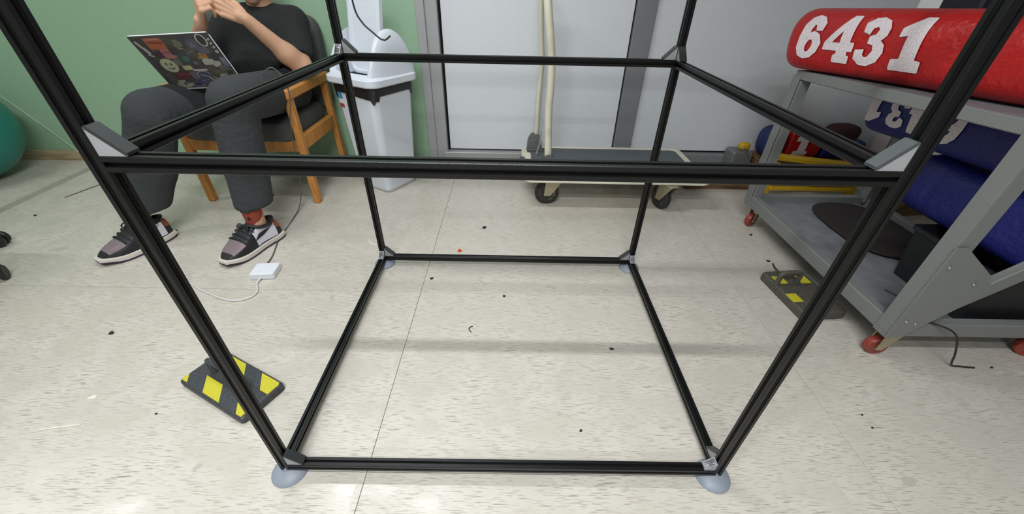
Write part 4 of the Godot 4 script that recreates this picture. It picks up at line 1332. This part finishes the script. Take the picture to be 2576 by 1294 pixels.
func bumpers() -> void:
	bumper("robot_bumper", "red padded bumper numbered 6431 lying on the top shelf of the grey cart", M.red, Vector3(1.372, 0.896, -0.95), Vector3(-0.047, 0.19, 0), 1.0, 0.105, 0.112, "6431", -0.412, 0.145, 0.130, 0.012, 0.4)
	bumper("robot_bumper", "dark blue padded bumper numbered 6431 upside down under the cart's top shelf", M.blue, Vector3(1.61, 0.656, -0.85), Vector3(-0.047, 0, 0), 0.80, 0.09, 0.088, "6431", -0.40, 0.115, 0.11, 0.016, 1.7, true)
	bumper("robot_bumper", "dark blue padded bumper without visible numerals, lower of the two on the cart", M.blue, Vector3(1.64, 0.452, -0.68), Vector3(0, 0.0, 0), 0.50, 0.09, 0.108, "", 0, 0, 0, 0, 2.9)
	bumper("robot_bumper", "red padded bumper with a white numeral standing by the wall behind the cart", M.red, Vector3(1.845, 0.253, -1.955), Vector3(0, PI / 2, 0), 0.215, 0.06, 0.09, "1", -0.075, 0.14, 0.12, 0.0, 0.9)
	bumper("robot_bumper", "dark blue padded bumper lying low by the wall behind the cart", M.blue, Vector3(2.10, 0.216, -1.955), Vector3(0, -PI / 2, 0), 0.28, 0.06, 0.055, "", 0, 0, 0, 0, 1.1)

# ---------------------------------------------------------------- lead weights
func weight(label: String, c: Vector3, turn: float, lx: float, lz: float, h: float, m: Material, style: int) -> void:
	# lx along the taped long sides
	var t := thing("floor_weight", label, "weight", c, turn)
	var ring := func(g: float, y: float) -> PackedVector3Array:
		var o := PackedVector3Array()
		for q in rrect(lx / 2 + g, lz / 2 + g, 0.012, 3):
			o.append(Vector3(q.x, y, q.y))
		return o
	part(t, "plate", loft([ring.call(-0.003, 0.0), ring.call(0.0, 0.004), ring.call(0.0, h - 0.006), ring.call(-0.004, h - 0.001), ring.call(-0.007, h)]), m, 30.0)
	var hl := 0.078 if style == 0 else 0.042
	var hp := [Vector3(-hl, h - 0.004, 0), Vector3(-hl - 0.001, h + 0.04, 0), Vector3(-hl + 0.014, h + 0.056, 0), Vector3(hl - 0.014, h + 0.056, 0), Vector3(hl + 0.001, h + 0.04, 0), Vector3(hl, h - 0.004, 0)]
	part(t, "handle", mv(tube(spline(hp, 0.008), 0.0095, 10), Vector3.ZERO if style == 0 else Vector3(-0.045, 0, 0.04), Vector3(0, 0 if style == 0 else PI / 2, 0)), M.black_tape if style == 0 else M.plate_dirty, 60.0, "bent round bar handle")
	if style == 0:
		# slanted black and yellow tape on both long edges
		var wz := 0.0445
		for s in [-1, 1]:
			var zc: float = s * (lz / 2 - wz / 2 - 0.007)
			var strip := PackedVector2Array([Vector2(-lx / 2 + 0.007, -wz / 2), Vector2(lx / 2 - 0.007, -wz / 2), Vector2(lx / 2 - 0.007, wz / 2), Vector2(-lx / 2 + 0.007, wz / 2)])
			var base: float = -0.216 if s > 0 else -0.228
			for k in 7:
				var a := base + k * 0.0775
				var sl := -1.13 * wz
				var cut := PackedVector2Array([Vector2(a + sl, -wz), Vector2(a + 0.0775 + sl, -wz), Vector2(a + 0.0775 - sl, wz), Vector2(a - sl, wz)])
				for q in Geometry2D.intersect_polygons(strip, cut):
					part(t, "tape_stripe", Transform3D(Basis(Vector3.RIGHT, PI / 2), Vector3(0, h + 0.0008, zc)) * prism(q, 0.0012), M.yellow_tape if k % 2 == 0 else M.black_tape, 20.0)
	else:
		for w in [Vector3(1.153, 0, -0.792), Vector3(1.149, 0, -0.678), Vector3(1.255, 0, -0.798)]:
			var q: Vector3 = (w - c).rotated(UP, -turn)
			part(t, "tape_square", mv(box(Vector3(0.05, 0.0014, 0.044), 0.0004), Vector3(q.x, h + 0.0007, q.z)), M.yellow_tape)

func weights() -> void:
	weight("black steel weight with yellow and black striped tape by the frame's near corner", Vector3(-0.842, 0, -0.252), -0.459, 0.296, 0.142, 0.028, M.plate, 0)
	weight("dirty grey steel weight with yellow tape squares beside the grey cart", Vector3(1.213, 0, -0.728), -1.48, 0.268, 0.180, 0.040, M.plate_dirty, 1)

# ---------------------------------------------------------------- other things standing about
func clutter() -> void:
	solo("exercise_ball", soft(Vector3(0.60, 0.60, 0.60), 1.0, Vector3(0, 0.30, 0), Vector3.ZERO, 48, 32), M.teal, "large teal exercise ball beside the green wall", "ball", Vector3(-3.23, 0, -1.71), 0.0, "", 60.0)
	var c := thing("wall_cable", "thin pale cable slanting down the green wall to a white clip", "cable")
	part(c, "cable", tube([Vector3(-3.40, 0.68, BACK + 0.004), Vector3(-3.187, 0.417, BACK + 0.004), Vector3(-3.03, 0.22, BACK + 0.004), Vector3(-2.90, 0.068, BACK + 0.016)], 0.0035, 6), mat(Color(0.66, 0.74, 0.66), 0.6))
	part(c, "clip", box(Vector3(0.016, 0.014, 0.010), 0.002, Vector3(-2.895, 0.067, BACK + 0.018)), M.white)
	# hanging cable
	solo("hanging_cable", tube(spline([Vector3(-0.47, 1.628, -0.915), Vector3(-0.50, 1.35, -0.93), Vector3(-0.496, 1.10, -0.95), Vector3(-0.494, 0.98, -0.95), Vector3(-0.476, 0.935, -0.95), Vector3(-0.446, 0.907, -0.95), Vector3(-0.424, 0.889, -0.95), Vector3(-0.41, 0.887, -0.95), Vector3(-0.392, 0.900, -0.95)], 0.012), 0.0028, 8), M.black_cable, "thin black cable hanging down in front of the white bin", "cable")
	# swivel chair, mostly out of the picture
	var o := thing("swivel_chair", "black swivel chair on castors, only its near wheels in view", "chair", Vector3(-2.40, 0, -0.70))
	part(o, "hub", lathe([Vector2(0, 0.07), Vector2(0.04, 0.07), Vector2(0.04, 0.14), Vector2(0.025, 0.16), Vector2(0.025, 0.40), Vector2(0, 0.40)], 20), M.black_plastic)
	for i in 5:
		var a := 0.175 + TAU * i / 5.0
		var d := Vector3(cos(a), 0, -sin(a))
		part(o, "base_spoke", bar(d * 0.03 + UP * 0.105, d * 0.30 + UP * 0.085, 0.03, 0.024, 0.005, UP), M.black_plastic)
		var w := Transform3D(Basis(UP, a + 0.5), d * 0.31 + UP * 0.033)
		for s in [-1, 1]:
			part(o, "caster_wheel", w * mv(lathe([Vector2(0, -0.011), Vector2(0.028, -0.011), Vector2(0.033, -0.006), Vector2(0.033, 0.006), Vector2(0.028, 0.011), Vector2(0, 0.011)], 20), Vector3(s * 0.017, 0, 0), Vector3(0, 0, PI / 2)), M.black_plastic)
		part(o, "caster_housing", w * tube([Vector3(0, 0.01, 0), Vector3(0, 0.05, 0)], [0.022, 0.012], 12), M.black_plastic)
	part(o, "seat", soft(Vector3(0.46, 0.09, 0.46), 0.4, Vector3(0, 0.45, 0)), M.shirt, 60.0)
	part(o, "backrest", soft(Vector3(0.07, 0.46, 0.42), 0.4, Vector3(-0.26, 0.76, 0)), M.shirt, 60.0)
	part(o, "back_bar", tube([Vector3(-0.05, 0.42, 0), Vector3(-0.26, 0.46, 0), Vector3(-0.27, 0.70, 0)], 0.018, 8), M.black_plastic)
	# things on and behind the cart
	var k := thing("parts_box", "dark navy and white box behind the red bumper on the cart's top shelf", "box", Vector3(1.62, 0.777, -1.14))
	part(k, "carton", box(Vector3(0.16, 0.30, 0.24), 0.008, Vector3(0, 0.15, 0)), mat(Color(0.09, 0.09, 0.14), 0.6))
	part(k, "white_panel", box(Vector3(0.004, 0.16, 0.09), 0.001, Vector3(-0.081, 0.21, -0.07)), M.tag_white)
	var cr := thing("plastic_crate", "black plastic crate on the lower shelf of the grey cart", "crate", Vector3(1.66, 0.136, -0.60))
	part(cr, "tub", loft([rect3(0.13, 0.14, 0.0), rect3(0.145, 0.155, 0.19), rect3(0.152, 0.162, 0.19), rect3(0.152, 0.162, 0.205), rect3(0.14, 0.15, 0.205), rect3(0.125, 0.135, 0.01)]), M.black_plastic, 20.0)
	solo("dark_cloth", soft(Vector3(0.34, 0.024, 0.50), 0.7, Vector3(0, 0.0125, 0)), mat(Color(0.15, 0.12, 0.11), 0.9), "dark brown cloth spread at the back of the cart's lower shelf", "cloth", Vector3(1.665, 0.136, -1.06), 0.0, "", 60.0)
	var s := thing("yellow_trestle", "yellow plastic trestle with a wide flared panel behind the grey cart", "trestle", Vector3(1.82, 0, -1.70))
	part(s, "beam", box(Vector3(0.64, 0.028, 0.06), 0.005, Vector3(0.0, 0.218, 0), Vector3(0, 0, -0.10)), M.yellow)
	part(s, "flared_panel", mv(prism(PackedVector2Array([Vector2(-0.12, 0.06), Vector2(0.13, 0.035), Vector2(0.16, -0.06), Vector2(-0.08, -0.06)]), 0.03), Vector3(0.06, 0.15, 0.02)), M.yellow, 20.0)
	for x in [-0.25, 0.27]:
		part(s, "leg", bar(Vector3(x, 0.0, 0.0), Vector3(x, 0.215, 0.0), 0.03, 0.05, 0.004), M.yellow)
	part(s, "lower_bar", box(Vector3(0.50, 0.022, 0.03), 0.004, Vector3(0.0, 0.06, 0.03)), M.yellow)
	part(s, "hook", tube(spline([Vector3(0.19, 0.205, 0), Vector3(0.20, 0.245, 0), Vector3(0.225, 0.252, 0)], 0.01), 0.005, 6), M.white_cable)
	var pa := thing("wooden_pallet", "low wooden pallet against the wall behind the cart, carrying bumpers", "pallet", Vector3(1.925, 0, -1.955))
	for i in 3:
		part(pa, "deck_board", box(Vector3(0.70, 0.02, 0.056), 0.003, Vector3(0, 0.150, -0.062 + i * 0.062)), M.plank)
	for x in [-0.31, 0.0, 0.31]:
		part(pa, "block", box(Vector3(0.08, 0.14, 0.18), 0.004, Vector3(x, 0.07, 0)), M.plank)
	solo("football_cap", soft(Vector3(0.15, 0.19, 0.15), 0.75, Vector3(0, 0.095, 0)), mat(Color(0.12, 0.15, 0.36), 0.6), "round dark blue helmet-like shell behind the cart's far leg", "helmet", Vector3(1.655, 0.1605, -1.95), 0.0, "", 60.0)
	var h := thing("latch_box", "dark grey steel box with a bright latch rod behind the cart's far leg", "box", Vector3(1.49, 0, -1.97))
	part(h, "case", box(Vector3(0.13, 0.19, 0.12), 0.01, Vector3(0, 0.095, 0)), M.bracket)
	part(h, "latch_rod", bar(Vector3(-0.02, 0.225, 0.065), Vector3(0.06, 0.10, 0.068), 0.012, 0.012, 0.002), M.steel)
	part(h, "yellow_knob", soft(Vector3(0.07, 0.05, 0.05), 0.7, Vector3(0.02, 0.212, 0.0)), M.yellow, 60.0)
	solo("timber_board", box(Vector3(1.02, 0.028, 0.08), 0.004, Vector3(0, 0.014, 0)), M.plank, "long brown timber board on the floor along the wall behind the cart", "board", Vector3(1.62, 0, -1.81), 0.0)
	solo("timber_offcut", box(Vector3(0.48, 0.075, 0.09), 0.006, Vector3(0, 0.0375, 0)), M.plank, "thick brown timber offcut lying beside the cart's far right leg", "timber", Vector3(2.24, 0, -1.50), 0.12)
	solo("yellow_cube", box(Vector3(0.05, 0.05, 0.05), 0.006, Vector3(0, 0.025, 0)), M.yellow, "small yellow block resting on the brown timber offcut", "block", Vector3(2.19, 0.076, -1.50), 0.3)
	solo("white_tub", soft(Vector3(0.20, 0.33, 0.18), 0.35, Vector3(0, 0.165, 0)), mat(Color(0.66, 0.62, 0.62), 0.6), "pale pinkish grey tub behind the cart by the wall", "tub", Vector3(2.40, 0.0, -1.90), 0.2, "", 60.0)
	solo("brown_bag", soft(Vector3(0.20, 0.10, 0.13), 0.7, Vector3(0, 0.05, 0)), M.maroon, "dark maroon cloth bag slumped on the low blue bumper behind the cart", "bag", Vector3(2.08, 0.268, -1.955), 0.1, "", 60.0)
	var bx := thing("tool_case", "black tool case on the floor beyond the grey cart", "case", Vector3(2.32, 0, -0.75))
	part(bx, "case_body", box(Vector3(0.42, 0.46, 0.62), 0.02, Vector3(0, 0.23, 0)), M.black_plastic)
	part(bx, "case_lid", box(Vector3(0.43, 0.05, 0.63), 0.015, Vector3(0, 0.487, 0)), M.black_plastic)
	part(bx, "case_handle", tube(spline([Vector3(-0.05, 0.50, -0.08), Vector3(-0.05, 0.545, -0.05), Vector3(-0.05, 0.545, 0.05), Vector3(-0.05, 0.50, 0.08)], 0.02), 0.01, 8), M.black_plastic)
	solo("black_wire", tube(spline([Vector3(1.30, 0.178, -0.43), Vector3(1.36, 0.181, -0.405), Vector3(1.42, 0.168, -0.368), Vector3(1.47, 0.09, -0.362), Vector3(1.52, 0.012, -0.375), Vector3(1.555, 0.004, -0.375), Vector3(1.60, 0.004, -0.37)], 0.015), 0.003, 6), M.black_cable, "thin black wire trailing over the cart's front rim to the floor", "wire")

func rect3(hx: float, hz: float, y: float) -> PackedVector3Array:
	var o := PackedVector3Array()
	for q in rrect(hx, hz, 0.02, 3):
		o.append(Vector3(q.x, y, q.y))
	return o

# ---------------------------------------------------------------- litter on the floor
func chip(r: float, h: float, n: int, sd: int, stretch := 1.0) -> PackedVector3Array:
	var rng := RandomNumberGenerator.new()
	rng.seed = sd
	var p := PackedVector2Array()
	for i in n:
		var a := TAU * i / n
		p.append(Vector2(cos(a) * r * stretch, sin(a) * r) * rng.randf_range(0.55, 1.1))
	return mv(prism(p, h), Vector3(0, h / 2, 0), Vector3(PI / 2, 0, 0))

func debris() -> void:
	solo("floor_tape", box(Vector3(0.055, 0.0008, 1.15), 0.0003, Vector3(0, 0.0006, 0)), M.tape_grey, "worn greyish strip of tape residue on the floor near the exercise ball", "tape", Vector3(-2.725, 0, -1.47), 0.05)
	solo("thin_stick", bar(Vector3(-2.52, 0.003, -1.49), Vector3(-2.46, 0.003, -1.72), 0.004, 0.004, 0.001), mat(Color(0.42, 0.42, 0.36), 0.7), "thin dark stick on the floor left of the person's shoes", "stick")
	var n := 0
	for q in [
		["black_scrap", -0.123, -1.242, 0.014, 0.006, M.bit, "curled black plastic scrap on the floor in front of the trolley", 1.6],
		["orange_scrap", -0.227, -1.026, 0.016, 0.006, M.bit_orange, "small orange plastic scrap on the floor inside the frame's far end", 1.0],
		["black_screw", -0.322, -0.810, 0.007, 0.006, M.bit, "small black screw on the floor inside the frame near its far left corner", 1.9],
		["black_nut", -0.009, -0.702, 0.007, 0.006, M.bit, "small black nut on the floor in the middle of the frame", 1.2],
		["dark_fleck", 0.375, -0.431, 0.008, 0.003, M.bit, "thin dark fleck on the floor beside the frame's right bottom rail", 1.8],
		["black_washer", 0.223, -0.122, 0.006, 0.003, M.bit, "round black washer on the floor near the front bottom rail", 1.0],
		["grey_scuff", 0.166, -0.175, 0.011, 0.0006, M.bit_grey, "faint grey scuff on the floor near the front bottom rail", 1.4],
		["dark_fleck", -1.405, -0.470, 0.012, 0.003, M.bit, "dark fleck on the open floor between the person and the striped weight", 1.4],
		["dark_fleck", -2.484, -1.285, 0.010, 0.004, M.bit, "dark fleck on the floor next to the worn tape strip", 1.0],
		["grey_scrap", -2.077, -0.984, 0.030, 0.001, M.bit_grey, "flat grey scrap on the floor between swivel chair and person", 1.8],
		["dead_leaf", -1.39, -1.569, 0.018, 0.004, M.bit, "dark crumpled leaf on the floor under the armchair", 1.5],
		["dark_fleck", -1.544, -1.727, 0.008, 0.003, M.bit, "dark crumb on the floor under the back of the armchair", 1.3],
		["dark_fleck", 1.256, -1.218, 0.010, 0.003, M.bit, "dark crumb on the floor beside the cart's far castor", 1.4],
		["dark_fleck", 1.225, -0.985, 0.010, 0.003, M.bit, "dark crumb on the floor at the cart's long side", 1.6],
		["white_scrap", -0.62, -0.894, 0.007, 0.002, M.bit_white, "tiny white scrap on the floor outside the frame's far left foot", 1.4],
		["white_scrap", -1.244, -0.208, 0.012, 0.001, M.bit_white, "short white paper scrap on the floor left of the striped weight", 1.9],
		["dark_fleck", -1.013, -0.156, 0.005, 0.002, M.bit, "tiny black fleck on the floor left of the striped weight's near edge", 1.8],
		["dark_fleck", -1.317, -0.257, 0.007, 0.002, M.bit_grey, "grey speck on the floor above the short white scrap", 1.6],
		["dark_fleck", 1.666, -0.375, 0.006, 0.003, M.bit, "black crumb on the floor in front of the cart", 1.2],
		["grey_scuff", -0.70, -0.684, 0.014, 0.0006, M.bit_grey, "grey smudge on the floor between the adapter and the frame", 1.1],
		["grey_scuff", -0.796, -0.006, 0.016, 0.0006, M.bit_grey, "grey scuff on the floor beside the frame's near left foot", 1.0],
		["grey_scuff", 1.065, 0.009, 0.022, 0.0006, M.bit_grey, "curved grey scuff on the open floor right of the frame", 1.9],
		["dark_fleck", 1.082, -0.186, 0.004, 0.002, M.bit, "black speck on the open floor right of the frame, farther one", 1.2],
		["dark_fleck", 1.082, -0.145, 0.005, 0.002, M.bit, "black speck on the open floor right of the frame, nearer one", 1.2],
		["grey_scrap", 1.60, -0.275, 0.010, 0.002, M.bit_grey, "grey crumb on the floor before the cart's front rim", 1.3],
		["dark_fleck", -1.663, -1.165, 0.009, 0.003, M.bit, "dark crumb on the floor behind the person's right shoe", 1.4],
		["grey_speck", 0.201, -0.964, 0.006, 0.003, M.bit, "dark speck on the floor behind the frame's far bottom rail", 1.4]]:
		n += 1
		solo(q[0], chip(q[3] * 0.72, q[4], 7, n * 13, q[7]), q[5], q[6], "scrap", Vector3(q[1], 0.0002, q[2]), 0.3 * sin(n * 2.1))
	solo("bent_wire", tube(spline([Vector3(-0.125, 0.002, -0.500), Vector3(-0.134, 0.002, -0.512), Vector3(-0.133, 0.002, -0.524), Vector3(-0.122, 0.002, -0.530)], 0.004), 0.0018, 6), M.bit, "small bent black wire on the floor inside the frame", "wire")
	solo("black_wire", tube(spline([Vector3(1.232, 0.003, -0.965), Vector3(1.215, 0.012, -0.92), Vector3(1.205, 0.02, -0.872)], 0.01), 0.0028, 6), M.black_cable, "short black wire end sticking up behind the grey weight with tape squares", "wire")
	solo("white_string", tube(spline([Vector3(-0.680, 0.002, -1.105), Vector3(-0.662, 0.002, -1.075), Vector3(-0.645, 0.002, -1.068), Vector3(-0.612, 0.002, -1.074)], 0.006), 0.003, 6), M.bit_white, "short white string on the floor by the frame's far left post", "string")
	solo("white_strip", bar(Vector3(-1.298, 0.0015, -0.102), Vector3(-1.20, 0.0015, -0.119), 0.004, 0.0016, 0.0004, UP), M.bit_white, "long thin white strip on the floor nearest the lower left", "strip")
	solo("cable_tie", tube([Vector3(1.41, 0.1375, -0.62), Vector3(1.44, 0.1375, -0.565)], 0.0022, 6), M.bit, "black cable tie lying on the cart's lower shelf", "cable tie")
	solo("dark_clip", chip(0.012, 0.005, 6, 91, 1.7), M.bit, "small dark clip lying in the middle of the cart's lower shelf", "clip", Vector3(1.66, 0.1355, -0.915))
